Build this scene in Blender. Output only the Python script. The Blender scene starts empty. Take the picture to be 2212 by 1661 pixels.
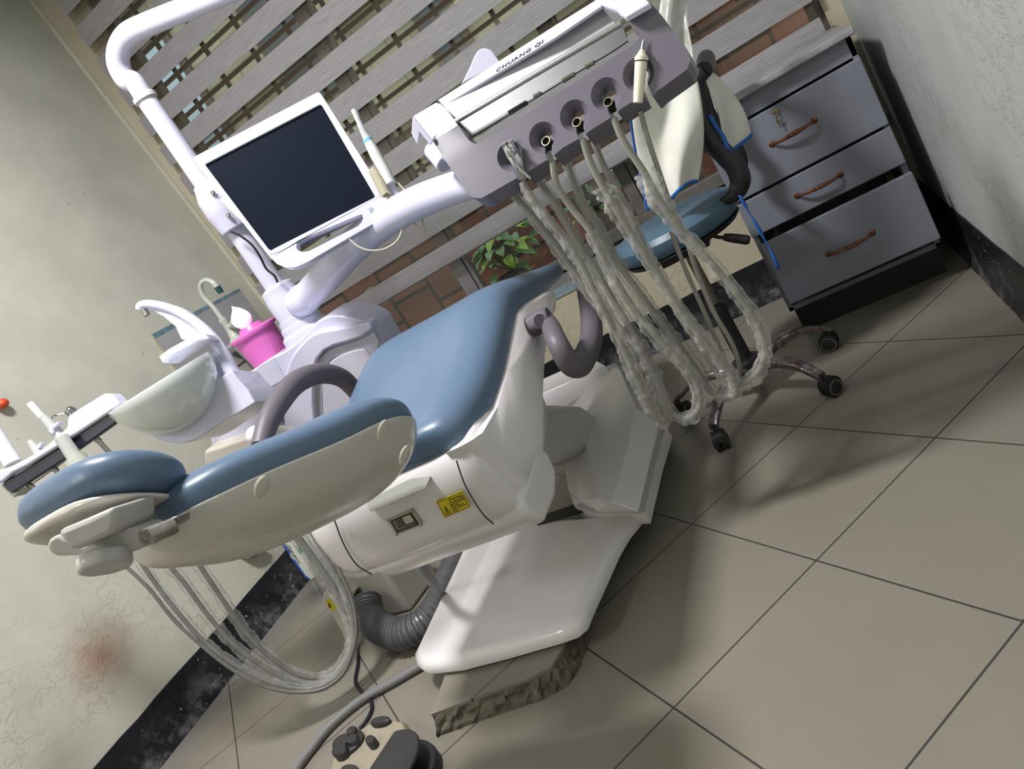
import bpy, bmesh, math, random
from mathutils import Vector, Matrix, Quaternion
from mathutils import noise as mnoise
random.seed(7)
SC = bpy.context.scene
COL = SC.collection
R = math.radians
PI = math.pi

# ------------------------------------------------------------ camera, world, lights, exposure
F_PX, W_PX, H_PX = 1592.0, 2212, 1661
ROLL, PITCH, YAW = R(32.09), R(13.53), R(26.78)
CAM = Vector((0, 0, .926))


def _lvl(d):
    x, y, z = d
    c, s = math.cos(PITCH), math.sin(PITCH)
    y, z = c * y - s * z, s * y + c * z
    c, s = math.cos(ROLL), math.sin(ROLL)
    return Vector((c * x + s * y, -s * x + c * y, z))


_cx = _lvl((math.cos(YAW), 0, -math.sin(YAW)))
_cy = _lvl((math.sin(YAW), 0, math.cos(YAW)))
_cz = _lvl((0, -1, 0))
W2C = Matrix(((_cx[0], _cy[0], _cz[0]), (_cx[1], _cy[1], _cz[1]), (_cx[2], _cy[2], _cz[2])))
RIGHT, DOWN, FWD = Vector(W2C[0]), Vector(W2C[1]), Vector(W2C[2])
cd = bpy.data.cameras.new('camera')
cd.sensor_width = 36
cd.lens = 36 * F_PX / W_PX
cd.clip_start = .02
cam = bpy.data.objects.new('camera', cd)
COL.objects.link(cam)
m = Matrix((RIGHT, -DOWN, -FWD)).transposed().to_4x4()
m.translation = CAM
cam.matrix_world = m
SC.camera = cam

SC.view_settings.view_transform = 'Standard'
SC.view_settings.look = 'None'
SC.view_settings.gamma = 1
SC.view_settings.use_curve_mapping = False
SC.view_settings.exposure = -0.04

world = bpy.data.worlds.new('world')
SC.world = world
world.use_nodes = True
wn = world.node_tree
wn.nodes['Background'].inputs[0].default_value = (.80, .90, 1, 1)
wn.nodes['Background'].inputs[1].default_value = 1.6


def area(name, loc, size, power, color, rot=(0, 0, 0), sizey=None):
    l = bpy.data.lights.new(name, 'AREA')
    l.energy = power
    l.color = color
    l.size = size
    if sizey:
        l.shape = 'RECTANGLE'
        l.size_y = sizey
    o = bpy.data.objects.new(name, l)
    COL.objects.link(o)
    o.location = loc
    o.rotation_euler = rot
    return o


area('ceiling_lamp', (-1.10, .95, 2.66), .36, 78, (1, .975, .985))
area('fill_lamp', (-1.9, -1.0, 2.66), .5, 24, (1, .975, .985))  # unseen fill lamp, added to lighten faces turned toward the camera
sun = bpy.data.lights.new('daylight', 'SUN')
sun.energy = 1.2
sun.angle = R(12)
sun.color = (1, .97, .9)
so = bpy.data.objects.new('daylight', sun)
COL.objects.link(so)
so.rotation_euler = (R(38), R(10), R(20))


def ray(px, py):
    return (RIGHT * ((px - W_PX / 2) / F_PX) + DOWN * ((py - H_PX / 2) / F_PX) + FWD)


def at(px, py, x=None, y=None, z=None, d=None):
    """the point of the room seen at a pixel of the photograph on the plane x=, y=, z= or at depth d"""
    r = ray(px, py)
    if x is not None: t = (x - CAM.x) / r.x
    elif y is not None: t = (y - CAM.y) / r.y
    elif z is not None: t = (z - CAM.z) / r.z
    else: t = d
    return CAM + r * t


def onp(px, py, p0, n):
    r = ray(px, py)
    return CAM + r * ((Vector(p0) - CAM).dot(n) / r.dot(n))


# ------------------------------------------------------------ materials
def lin(c):
    return tuple(((v / 255) / 12.92 if v / 255 <= .04045 else ((v / 255 + .055) / 1.055) ** 2.4) for v in c[:3]) + (1,)


class NT:
    def __init__(s, name):
        s.m = bpy.data.materials.new(name)
        s.m.use_nodes = True
        s.t = s.m.node_tree
        s.b = s.t.nodes['Principled BSDF']
        s.out = s.t.nodes['Material Output']

    def n(s, typ, **kw):
        nd = s.t.nodes.new(typ)
        for k, v in kw.items():
            if k.startswith('i_'):
                nd.inputs[int(k[2:]) if k[2:].isdigit() else k[2:].replace('_', ' ')].default_value = v
            else:
                setattr(nd, k, v)
        return nd

    def l(s, a, b): s.t.links.new(a, b)

    def math(s, op, a, b=None, c=None, clamp=False):
        nd = s.n('ShaderNodeMath', operation=op, use_clamp=clamp)
        for i, v in enumerate((a, b, c)):
            if v is None: continue
            if hasattr(v, 'links'): s.l(v, nd.inputs[i])
            else: nd.inputs[i].default_value = v
        return nd.outputs[0]

    def pos(s):
        return s.n('ShaderNodeNewGeometry').outputs['Position']

    def noise(s, scale, detail=3, rough=.55, vec=None, dist=0):
        nd = s.n('ShaderNodeTexNoise', i_Scale=scale, i_Detail=detail, i_Roughness=rough, i_Distortion=dist)
        s.l(vec or s.obj(), nd.inputs['Vector'])
        return nd.outputs['Fac']

    def obj(s):
        return s.n('ShaderNodeTexCoord').outputs['Object']

    def ramp(s, fac, stops):
        nd = s.n('ShaderNodeValToRGB')
        e = nd.color_ramp.elements
        while len(e) < len(stops): e.new(.5)
        for i, (p, c) in enumerate(stops):
            e[i].position = p
            e[i].color = lin(c) if len(c) == 3 and max(c) > 1 else tuple(c) + ((1,) if len(c) == 3 else ())
        s.l(fac, nd.inputs[0])
        return nd.outputs[0]

    def mix(s, fac, a, b):
        nd = s.n('ShaderNodeMix', data_type='RGBA')
        for sock, v in ((nd.inputs[0], fac), (nd.inputs[6], a), (nd.inputs[7], b)):
            if hasattr(v, 'links'): s.l(v, sock)
            elif isinstance(v, (int, float)): sock.default_value = v
            else: sock.default_value = lin(v) if len(v) == 3 else v
        return nd.outputs[2]

    def bump(s, h, strength=.3, dist=.01):
        nd = s.n('ShaderNodeBump', i_Strength=strength, i_Distance=dist)
        s.l(h, nd.inputs['Height'])
        s.l(nd.outputs[0], s.b.inputs['Normal'])

    def col(s, v):
        if hasattr(v, 'links'): s.l(v, s.b.inputs['Base Color'])
        else: s.b.inputs['Base Color'].default_value = lin(v)

    def set(s, **kw):
        for k, v in kw.items(): s.b.inputs[k.replace('_', ' ')].default_value = v


def pm(name, c, rough=.4, metal=0, var=0, vs=6, bump=0, bs=60, coat=0, spec=None, dist=.002):
    t = NT(name)
    if var:
        f = t.noise(vs, 4)
        a = tuple(max(0, x * (1 - var)) for x in c)
        b = tuple(min(255, x * (1 + var * .6)) for x in c)
        t.col(t.ramp(f, [(.3, a), (.7, b)]))
    else:
        t.col(c)
    t.set(Roughness=rough, Metallic=metal)
    if coat: t.set(Coat_Weight=coat, Coat_Roughness=.08)
    if spec is not None: t.set(Specular_IOR_Level=spec)
    if bump: t.bump(t.noise(bs, 3), bump, dist)
    return t.m


def clear_mat(name, tint=(215, 222, 220), body=.35, rough=.25, bump=.6, bs=55):
    t = NT(name)
    t.col(t.ramp(t.noise(35, 3), [(.3, tuple(x * .85 for x in tint)), (.7, tint)]))
    t.set(Roughness=rough, Specular_IOR_Level=.8)
    if bump: t.bump(t.noise(bs, 4, .7, dist=1.5), bump, .004)
    tr = t.n('ShaderNodeBsdfTransparent')
    mx = t.n('ShaderNodeMixShader')
    lw = t.n('ShaderNodeLayerWeight', i_Blend=.35)
    f = t.math('MULTIPLY_ADD', lw.outputs['Facing'], .45, body, clamp=True)
    t.l(f, mx.inputs[0])
    t.l(tr.outputs[0], mx.inputs[1])
    t.l(t.b.outputs[0], mx.inputs[2])
    t.l(mx.outputs[0], t.out.inputs[0])
    return t.m


# ------------------------------------------------------------ mesh helpers
WO = {}


def obj(name, bm, mat, parent=None, smooth=True, ang=35, bevel=0, seg=3, sub=0, label=None, solid=0, recalc=True):
    if recalc: bmesh.ops.recalc_face_normals(bm, faces=bm.faces)
    c = Vector((0, 0, 0))
    n = len(bm.verts)
    lo = Vector((1e9,) * 3); hi = Vector((-1e9,) * 3)
    for v in bm.verts:
        for k in range(3):
            lo[k] = min(lo[k], v.co[k]); hi[k] = max(hi[k], v.co[k])
    c = (lo + hi) / 2
    c.z = lo.z
    for v in bm.verts: v.co -= c
    me = bpy.data.meshes.new(name)
    bm.to_mesh(me)
    bm.free()
    for ml in (mat if isinstance(mat, (list, tuple)) else [mat]): me.materials.append(ml)
    if smooth:
        for p in me.polygons: p.use_smooth = True
        if not sub: me.set_sharp_from_angle(angle=R(ang))
    o = bpy.data.objects.new(name, me)
    COL.objects.link(o)
    if parent is not None:
        o.parent = parent
        o.location = c - WO[parent.name]
    else:
        o.location = c
    WO[o.name] = c.copy()
    if solid:
        md = o.modifiers.new('solid', 'SOLIDIFY'); md.thickness = solid; md.offset = 0
    if bevel:
        md = o.modifiers.new('bevel', 'BEVEL'); md.width = bevel; md.segments = seg; md.limit_method = 'ANGLE'; md.angle_limit = R(40)
        md.harden_normals = False
    if sub:
        md = o.modifiers.new('sub', 'SUBSURF'); md.levels = sub; md.render_levels = sub
    if label: o['label'] = label
    return o


def thing(name, label, cat, loc, group=None):
    o = bpy.data.objects.new(name, None)
    COL.objects.link(o)
    o.empty_display_size = .05
    o.location = loc
    WO[o.name] = Vector(loc)
    o['label'] = label
    o['category'] = cat
    if group: o['group'] = group
    return o


def tag(o, label, cat, group=None):
    o['label'] = label
    o['category'] = cat
    if group: o['group'] = group
    return o


def struct(o):
    o['kind'] = 'structure'
    return o


def box(bm, lo, hi):
    r = bmesh.ops.create_cube(bm, size=1)
    lo, hi = Vector(lo), Vector(hi)
    for v in r['verts']:
        v.co = Vector(((v.co[k] + .5) * (hi[k] - lo[k]) + lo[k]) for k in range(3)) if False else Vector([(v.co[k] + .5) * (hi[k] - lo[k]) + lo[k] for k in range(3)])
    return bm


def nb(): return bmesh.new()


def bx(lo, hi): return box(nb(), lo, hi)


def prism(bm, pts, off):
    """closed polygon of 3d points pushed along off"""
    off = Vector(off)
    a = [bm.verts.new(Vector(p)) for p in pts]
    b = [bm.verts.new(Vector(p) + off) for p in pts]
    n = len(a)
    bm.faces.new(a)
    bm.faces.new(list(reversed(b)))
    for i in range(n):
        j = (i + 1) % n
        bm.faces.new((a[i], b[i], b[j], a[j]))
    return bm


def loft(bm, rings, cap=True, closed=True):
    vs = [[bm.verts.new(Vector(p)) for p in r] for r in rings]
    n = len(vs[0])
    for i in range(len(vs) - 1):
        for j in range(n if closed else n - 1):
            k = (j + 1) % n
            bm.faces.new((vs[i][j], vs[i][k], vs[i + 1][k], vs[i + 1][j]))
    if cap and closed:
        bm.faces.new(list(reversed(vs[0])))
        bm.faces.new(vs[-1])
    return bm


def srect(c, u, v, a, bu, bd=None, n=4, seg=28):
    """superellipse ring, half width a along u, bu above and bd below along v"""
    bd = bu if bd is None else bd
    out = []
    c, u, v = Vector(c), Vector(u), Vector(v)
    for i in range(seg):
        t = 2 * PI * i / seg
        ct, st = math.cos(t), math.sin(t)
        x = math.copysign(abs(ct) ** (2 / n), ct)
        y = math.copysign(abs(st) ** (2 / n), st)
        out.append(c + u * (a * x) + v * ((bu if y > 0 else bd) * y))
    return out


def catmull(pts, k=8):
    pts = [Vector(p) for p in pts]
    if len(pts) < 3: return pts
    P = [2 * pts[0] - pts[1]] + pts + [2 * pts[-1] - pts[-2]]
    out = []
    for i in range(1, len(P) - 2):
        for j in range(k):
            t = j / k
            a, b, c, d = P[i - 1], P[i], P[i + 1], P[i + 2]
            out.append(.5 * ((2 * b) + (c - a) * t + (2 * a - 5 * b + 4 * c - d) * t * t + (3 * b - a - 3 * c + d) * t ** 3))
    out.append(P[-2])
    return out


def frames(pts):
    T = []
    for i in range(len(pts)):
        a = pts[max(0, i - 1)]; b = pts[min(len(pts) - 1, i + 1)]
        T.append((b - a).normalized())
    u = T[0].orthogonal().normalized()
    out = []
    for i, t in enumerate(T):
        u = (u - t * u.dot(t))
        if u.length < 1e-6: u = t.orthogonal()
        u.normalize()
        out.append((t, u, t.cross(u)))
    return out


def tube(bm, pts, r, seg=12, k=8, smooth=True, cap=True, wob=0, ribs=None, flat=1):
    """tube along points; r number or list per control point; wob crumples it; ribs=(pitch, depth)"""
    n0 = len(pts)
    P = catmull(pts, k) if smooth else [Vector(p) for p in pts]
    if ribs:
        L = [0]
        for i in range(1, len(P)): L.append(L[-1] + (P[i] - P[i - 1]).length)
        tot = L[-1]; m_ = int(tot / ribs[0] * 4)
        Q = []; j = 0
        for i in range(m_ + 1):
            s = tot * i / m_
            while j < len(L) - 2 and L[j + 1] < s: j += 1
            f = (s - L[j]) / max(1e-9, L[j + 1] - L[j])
            Q.append(P[j].lerp(P[j + 1], f))
        P = Q
    fr = frames(P)
    rings = []
    ph = random.random() * 10
    for i, p in enumerate(P):
        if isinstance(r, (list, tuple)):
            s = i / (len(P) - 1) * (len(r) - 1)
            a = int(min(s, len(r) - 2)); rr = r[a] + (r[a + 1] - r[a]) * (s - a)
        else: rr = r
        if ribs: rr = rr + (ribs[1] if (i % 4) < 2 else -ribs[1])
        t, u, v = fr[i]
        ring = []
        w0 = 1
        for j in range(seg):
            an = 2 * PI * j / seg
            q = rr * w0
            if wob:
                dv_ = u * math.cos(an) + v * math.sin(an)
                q *= 1 + wob * (1.5 * mnoise.noise(p * 26 + dv_ * .8 + Vector((ph, 0, 0))) + 1.3 * mnoise.noise(p * 85 + dv_ * 1.7) + .5 * mnoise.noise(p * 240 + dv_ * 3))
            ring.append(p + u * (math.cos(an) * q) + v * (math.sin(an) * q * flat))
        rings.append(ring)
    return loft(bm, rings, cap)


def cyl(bm, a, b, r1, r2=None, seg=24):
    a, b = Vector(a), Vector(b)
    r2 = r1 if r2 is None else r2
    t = (b - a).normalized(); u = t.orthogonal().normalized(); v = t.cross(u)
    rings = [[p + u * (math.cos(2 * PI * j / seg) * r) + v * (math.sin(2 * PI * j / seg) * r) for j in range(seg)] for p, r in ((a, r1), (b, r2))]
    return loft(bm, rings)


def lathe(bm, base, axis, prof, seg=32, cap=True):
    """prof: list of (h along axis, radius)"""
    base = Vector(base); t = Vector(axis).normalized(); u = t.orthogonal().normalized(); v = t.cross(u)
    rings = [[base + t * h + u * (math.cos(2 * PI * j / seg) * max(r, 1e-4)) + v * (math.sin(2 * PI * j / seg) * max(r, 1e-4)) for j in range(seg)] for h, r in prof]
    return loft(bm, rings, cap)


def ball(bm, c, r, sx=1, sy=1, sz=1, u=16, v=10):
    q = bmesh.ops.create_uvsphere(bm, u_segments=u, v_segments=v, radius=r)
    for w in q['verts']: w.co = Vector((w.co.x * sx, w.co.y * sy, w.co.z * sz)) + Vector(c)
    return bm


def text_obj(name, s, mat, size, origin, xdir, ydir, parent, depth=.0004, align='LEFT', space=1.0, shear=0, sx=1.0):
    cu = bpy.data.curves.new(name, 'FONT')
    cu.body = s; cu.size = size; cu.extrude = depth; cu.align_x = align; cu.space_character = space; cu.shear = shear
    cu.resolution_u = 3
    tmp = bpy.data.objects.new(name + '_t', cu)
    COL.objects.link(tmp)
    dg = bpy.context.evaluated_depsgraph_get()
    dg.update()
    me = bpy.data.meshes.new_from_object(tmp.evaluated_get(dg))
    bpy.data.objects.remove(tmp)
    bm = nb(); bm.from_mesh(me)
    bpy.data.meshes.remove(me)
    X = Vector(xdir).normalized(); Y = Vector(ydir).normalized(); Z = X.cross(Y)
    for v in bm.verts:
        v.co = Vector(origin) + X * (v.co.x * sx) + Y * v.co.y + Z * v.co.z
    return obj(name, bm, mat, parent, smooth=False)

# ------------------------------------------------------------ the room
XL0, XLK, XR, YB, YF, ZC = -2.30, -.062, .30, 2.906, -1.3, 2.74


def xl(z): return XL0 + XLK * z


def floor_mat():
    t = NT('floor_tiles')
    sep = t.n('ShaderNodeSeparateXYZ')
    t.l(t.pos(), sep.inputs[0])
    x, y = sep.outputs[0], sep.outputs[1]

    def coord(ax, ay, off, pitch):
        a = t.math('MULTIPLY', x, ax)
        b = t.math('MULTIPLY_ADD', y, ay, a)
        return t.math('DIVIDE', t.math('SUBTRACT', b, off), pitch)
    u = coord(-.722, .692, .688, .390)
    v = coord(.692, .722, .315, .4055)

    def edge(w):
        f = t.math('FRACT', t.math('ADD', w, 40))
        return t.math('MINIMUM', f, t.math('SUBTRACT', 1, f))
    e = t.math('MINIMUM', edge(u), edge(v))
    line = t.math('LESS_THAN', e, .0048)
    cmb = t.n('ShaderNodeCombineXYZ')
    t.l(t.math('FLOOR', t.math('ADD', u, 40)), cmb.inputs[0])
    t.l(t.math('FLOOR', t.math('ADD', v, 40)), cmb.inputs[1])
    wn_ = t.n('ShaderNodeTexWhiteNoise')
    t.l(cmb.outputs[0], wn_.inputs['Vector'])
    base = t.ramp(t.noise(2.2, 4, vec=t.pos()), [(.25, (121, 117, 106)), (.75, (133, 129, 117))])
    tint = t.mix(t.math('MULTIPLY', wn_.outputs['Value'], .3), base, (132, 124, 114))
    speck = t.math('GREATER_THAN', t.noise(320, 2, vec=t.pos()), .66)
    c1 = t.mix(t.math('MULTIPLY', speck, .28), tint, (105, 98, 86))
    # scuffed, greyed margin along the left skirting
    ed = t.math('SUBTRACT', 1, t.math('MULTIPLY', t.math('ADD', x, 2.30), 5), clamp=True)
    c2 = t.mix(t.math('MULTIPLY', ed, .55), c1, (120, 120, 118))
    t.col(t.mix(line, c2, (62, 58, 56)))
    t.set(Roughness=.28, Specular_IOR_Level=.45)
    rr = t.math('MULTIPLY_ADD', t.noise(5, 3, vec=t.pos()), .25, .2)
    t.l(rr, t.b.inputs['Roughness'])
    t.bump(t.math('MULTIPLY', line, -1), .5, .002)
    return t.m


def wall_mat(name, base=(196, 196, 184), dirt=.12, peel_z=.75, stains=()):
    t = NT(name)
    p = t.pos()
    a = tuple(x * (1 - dirt) for x in base)
    c = t.ramp(t.noise(2.3, 5, .6, vec=p), [(.3, a), (.7, base)])
    # small chips
    ch = t.math('GREATER_THAN', t.noise(26, 2, vec=p), .745)
    c = t.mix(t.math('MULTIPLY', ch, .35), c, (120, 118, 105))
    for (q, r, colr, amt) in stains:
        d = t.n('ShaderNodeVectorMath', operation='DISTANCE')
        t.l(p, d.inputs[0]); d.inputs[1].default_value = q
        w = t.math('MULTIPLY_ADD', t.noise(5, 2, vec=p), r * .6, t.math('SUBTRACT', d.outputs['Value'], r * .3))
        f = t.math('SUBTRACT', 1, t.math('DIVIDE', w, r), clamp=True)
        f = t.math('MULTIPLY', t.math('POWER', f, 1.3), amt)
        c = t.mix(f, c, colr)
    t.col(c)
    t.set(Roughness=.6, Specular_IOR_Level=.35)
    sep = t.n('ShaderNodeSeparateXYZ'); t.l(p, sep.inputs[0])
    low = t.math('SUBTRACT', 1, t.math('DIVIDE', sep.outputs[2], peel_z), clamp=True)
    blis = t.ramp(t.noise(22, 6, .75, vec=p, dist=.6), [(.5, (0, 0, 0)), (.56, (1, 1, 1))])
    area_ = t.ramp(t.noise(3.1, 2, vec=p), [(.42, (0, 0, 0)), (.6, (1, 1, 1))])
    h = t.math('MULTIPLY', t.math('MULTIPLY', blis, area_), low)
    h = t.math('ADD', t.math('MULTIPLY', h, 1.2), t.math('MULTIPLY', t.noise(60, 3, vec=p), .12))
    t.bump(h, .55, .004)
    return t.m


def skirting_mat():
    t = NT('skirting_black')
    p = t.pos()
    sep = t.n('ShaderNodeSeparateXYZ'); t.l(p, sep.inputs[0])
    base = t.ramp(t.noise(9, 5, .7, vec=p), [(.35, (16, 17, 22)), (.62, (26, 28, 36)), (.8, (60, 60, 68))])
    low = t.math('SUBTRACT', 1, t.math('DIVIDE', sep.outputs[2], .13), clamp=True)
    g = t.math('MULTIPLY', t.ramp(t.noise(11, 6, .75, vec=p), [(.47, (0, 0, 0)), (.64, (1, 1, 1))]), low)
    c = t.mix(t.math('MULTIPLY', g, .8), base, (122, 120, 122))
    f = t.ramp(t.noise(42, 3, .8, vec=p), [(.66, (0, 0, 0)), (.69, (1, 1, 1))])
    f = t.math('MULTIPLY', f, t.ramp(t.noise(5, 2, vec=p), [(.48, (0, 0, 0)), (.56, (1, 1, 1))]))
    c = t.mix(f, c, (200, 196, 178))
    t.col(c)
    t.set(Roughness=.42)
    t.bump(t.math('ADD', f, g), .5, .003)
    return t.m


st1 = at(215, 1420, x=xl(.25)); st2 = at(130, 1650, x=xl(.12))
M_WALL_L = wall_mat('wall_cream', (206, 205, 192), stains=[(tuple(st1), .15, (168, 132, 110), .9), (tuple(st2), .10, (130, 124, 118), .5)])
M_WALL_B = wall_mat('wall_cream_back', (200, 192, 168))
M_WALL_R = wall_mat('wall_pale', (188, 194, 190), peel_z=1.4, stains=[((.3, 2.1, .9), .10, (120, 140, 140), .5), ((.3, 2.35, .88), .05, (110, 132, 140), .5)])
M_SKIRT = skirting_mat()
M_FLOOR = floor_mat()
M_CEIL = pm('ceiling_white', (205, 205, 200), .8)

struct(obj('floor', bx((-2.6, YF, -.05), (.5, 3.05, 0)), M_FLOOR, smooth=False))
bm = nb()
prism(bm, [(xl(0), YF, 0), (xl(0), 2.99, 0), (xl(ZC), 2.99, ZC), (xl(ZC), YF, ZC)], (-.1, 0, 0))
struct(obj('wall_left', bm, M_WALL_L, smooth=False))
struct(obj('wall_right', bx((XR, YF, 0), (XR + .1, 3.05, ZC)), M_WALL_R, smooth=False))
struct(obj('wall_front', bx((-2.5, YF - .1, 0), (.4, YF, ZC)), M_WALL_L, smooth=False))
struct(obj('ceiling', bx((-2.62, YF, ZC), (.42, 3.05, ZC + .08)), M_CEIL, smooth=False))
WX0, WX1, WZ0, WZ1 = -2.22, .245, .435, 2.62
bm = nb()
box(bm, (-2.47, YB, 0), (XR, YB + .12, WZ0))
box(bm, (-2.47, YB, WZ0), (WX0, YB + .12, ZC))
box(bm, (WX1, YB, WZ0), (XR, YB + .12, ZC))
box(bm, (WX0, YB, WZ1), (WX1, YB + .12, ZC))
struct(obj('wall_back', bm, M_WALL_B, smooth=False))
# paler strip of fresh plaster up the left corner
bm = nb()
prism(bm, [(xl(.95) + .0, YB - .001, .95), (xl(.95) + .02, YB - .001, .95), (xl(ZC) + .02, YB - .001, ZC), (xl(ZC), YB - .001, ZC)], (0, -.006, 0))
struct(obj('trim_1', bm, pm('corner_filler', (196, 196, 178), .6, var=.06), smooth=False))

# painted black skirting, built up as a thin uneven band
def skirt(name, p0, p1, out, h, lean=0):
    bm = nb()
    p0, p1, out = Vector(p0), Vector(p1), Vector(out)
    n = 60
    prof = [(0, .02), (.25, .009), (.6, .006), (1, .004), (1, 0)]
    rings = []
    for i in range(n + 1):
        f = i / n
        b = p0.lerp(p1, f)
        j = (random.random() - .5) * .004
        rings.append([b + out * (d + (random.random() - .5) * .002 * (d > 0)) + Vector((lean * hh * h, 0, hh * h + (j if hh == 1 else 0))) for hh, d in prof] + [b])
    loft(bm, rings)
    return struct(obj(name, bm, M_SKIRT, smooth=False))


skirt('baseboard_left', (xl(0), YF, 0), (xl(0), YB, 0), (1, 0, 0), .150, XLK)
skirt('baseboard_back', (xl(0), YB, 0), (XR, YB, 0), (0, -1, 0), .165)
skirt('baseboard_right', (XR, YB, 0), (XR, YF, 0), (-1, 0, 0), .185)

# window: sill band, aluminium frame, mullions, panes
M_ALU = pm('window_aluminium', (150, 148, 150), .38, .55, var=.06, vs=20)
M_ALU_D = pm('window_aluminium_dark', (112, 108, 102), .5, .3, var=.1, vs=20)  # darker, warmer tone for the inner frame and one mullion
t = NT('sill_paint')
c = t.ramp(t.noise(16, 5, .7, vec=t.pos()), [(.42, (126, 128, 130)), (.52, (120, 152, 160)), (.62, (140, 142, 142)), (.72, (190, 186, 160))])
t.col(c); t.set(Roughness=.6); t.bump(t.noise(30, 4, vec=t.pos()), .3, .003)
struct(obj('trim_2', bx((-2.3, YB - .006, .398), (XR, YB, .438)), t.m, smooth=False))
fr = struct(obj('window_1', bx((WX0, YB + .004, WZ0 + .001), (WX1, YB + .05, WZ0 + .04)), M_ALU, smooth=False, bevel=.002))
bm = nb()
box(bm, (WX0, YB + .02, WZ0 + .052), (WX1, YB + .075, WZ0 + .10))
box(bm, (WX0, YB + .02, WZ1 - .05), (WX1, YB + .075, WZ1))
box(bm, (WX0, YB + .02, WZ0 + .1), (WX0 + .045, YB + .075, WZ1 - .05))
box(bm, (WX1 - .045, YB + .02, WZ0 + .1), (WX1, YB + .075, WZ1 - .05))
obj('window_frame', bm, M_ALU_D, fr, smooth=False, bevel=.002)
for (pa, wdt, yy) in (((1012, 600), .075, 0), ((1362, 400), .06, .012)):
    xm = at(*pa, y=YB + .045).x
    bm = nb()
    box(bm, (xm - wdt / 2, YB + .018 + yy, WZ0 + .1), (xm + wdt / 2 - .012, YB + .07, WZ1 - .05))
    box(bm, (xm + wdt / 2 - .010, YB + .026 + yy, WZ0 + .1), (xm + wdt / 2 + .008, YB + .066, WZ1 - .05))
    obj('mullion', bm, M_ALU_D if yy else M_ALU, fr, smooth=False, bevel=.002)
obj('track', bx((WX0, YB + .03, WZ0 + .041), (WX1, YB + .06, WZ0 + .052)), pm('gap_black', (14, 14, 16), .6), fr, smooth=False)  # black strip painted in for the dark of the gap between the rails
t = NT('window_glass')
gl = t.n('ShaderNodeBsdfGlossy', i_Roughness=.02)
tr = t.n('ShaderNodeBsdfTransparent'); tr.inputs[0].default_value = (.86, .9, .86, 1)
mx = t.n('ShaderNodeMixShader', i_0=.06)
t.l(tr.outputs[0], mx.inputs[1]); t.l(gl.outputs[0], mx.inputs[2]); t.l(mx.outputs[0], t.out.inputs[0])
obj('glass_pane', bx((WX0 + .04, YB + .048, WZ0 + .09), (WX1 - .04, YB + .052, WZ1 - .04)), t.m, fr, smooth=False)

# grille of brown bars outside the window
M_BROWN = pm('brown_iron', (74, 62, 56), .55, .2, var=.15)
gx = thing('window_grille', 'brown painted iron security grille outside the window behind the blind', 'grille', (-1, 3.1, 0.9))
k = 0
x = -2.37
bm = nb()
while x < .3:
    box(bm, (x - .009, 3.09, 1.02), (x + .009, 3.105, 2.7)); x += .2
obj('upright_bars', bm, M_BROWN, gx, smooth=False)
z = 1.0
bm = nb()
while z < 2.7:
    box(bm, (-2.45, 3.105, z - .008), (.35, 3.12, z + .008)); z += .1575
obj('cross_bars', bm, M_BROWN, gx, smooth=False)

# zebra blind
YBL = 2.85
BX0, BX1 = -2.302, .222
t = NT('blind_fabric')
sep = t.n('ShaderNodeSeparateXYZ'); t.l(t.pos(), sep.inputs[0])
cmb = t.n('ShaderNodeCombineXYZ')
t.l(t.math('MULTIPLY', sep.outputs[0], 6), cmb.inputs[0]); t.l(t.math('MULTIPLY', sep.outputs[2], 260), cmb.inputs[2])
f1 = t.noise(1.6, 3, .7, vec=cmb.outputs[0])
t.col(t.ramp(f1, [(.3, (128, 126, 128)), (.7, (168, 166, 168))]))
t.set(Roughness=.8, Specular_IOR_Level=.2); t.bump(f1, .25, .001)
M_BLIND = t.m
zb = thing('zebra_blind', 'grey striped zebra roller blind hanging down the whole window', 'blind', ((BX0 + BX1) / 2, YBL, .75))
bm = nb()
for k in range(0, 12):
    zlo = .888 + .1425 * k
    zhi = zlo + .0865
    if k == 11: zhi = 2.6
    prism(bm, [(BX0, YBL - .001, zlo), (BX1, YBL - .001, zlo), (BX1, YBL - .001, zhi), (BX0, YBL - .001, zhi)], (0, .0015, 0))
obj('opaque_bands', bm, M_BLIND, zb, smooth=False)
t = NT('sheer_mesh')
tr = t.n('ShaderNodeBsdfTransparent'); mx = t.n('ShaderNodeMixShader', i_0=.16)
t.col((112, 100, 82)); t.set(Roughness=.9)
t.l(tr.outputs[0], mx.inputs[1]); t.l(t.b.outputs[0], mx.inputs[2]); t.l(mx.outputs[0], t.out.inputs[0])
obj('sheer_layer', bx((BX0 + .002, YBL + .012, .80), (BX1 - .002, YBL + .0125, 2.6)), t.m, zb, smooth=False)
bm = nb()
pr_ = [(0, .750), (-.010, .757), (-.014, .775), (-.010, .80), (-.003, .832), (.003, .834), (.009, .80), (.012, .775), (.009, .757)]
loft(bm, [[Vector((x, YBL + a, z)) for a, z in pr_] for x in (BX0, BX1)])
obj('bottom_rail', bm, M_BLIND, zb)

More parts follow.
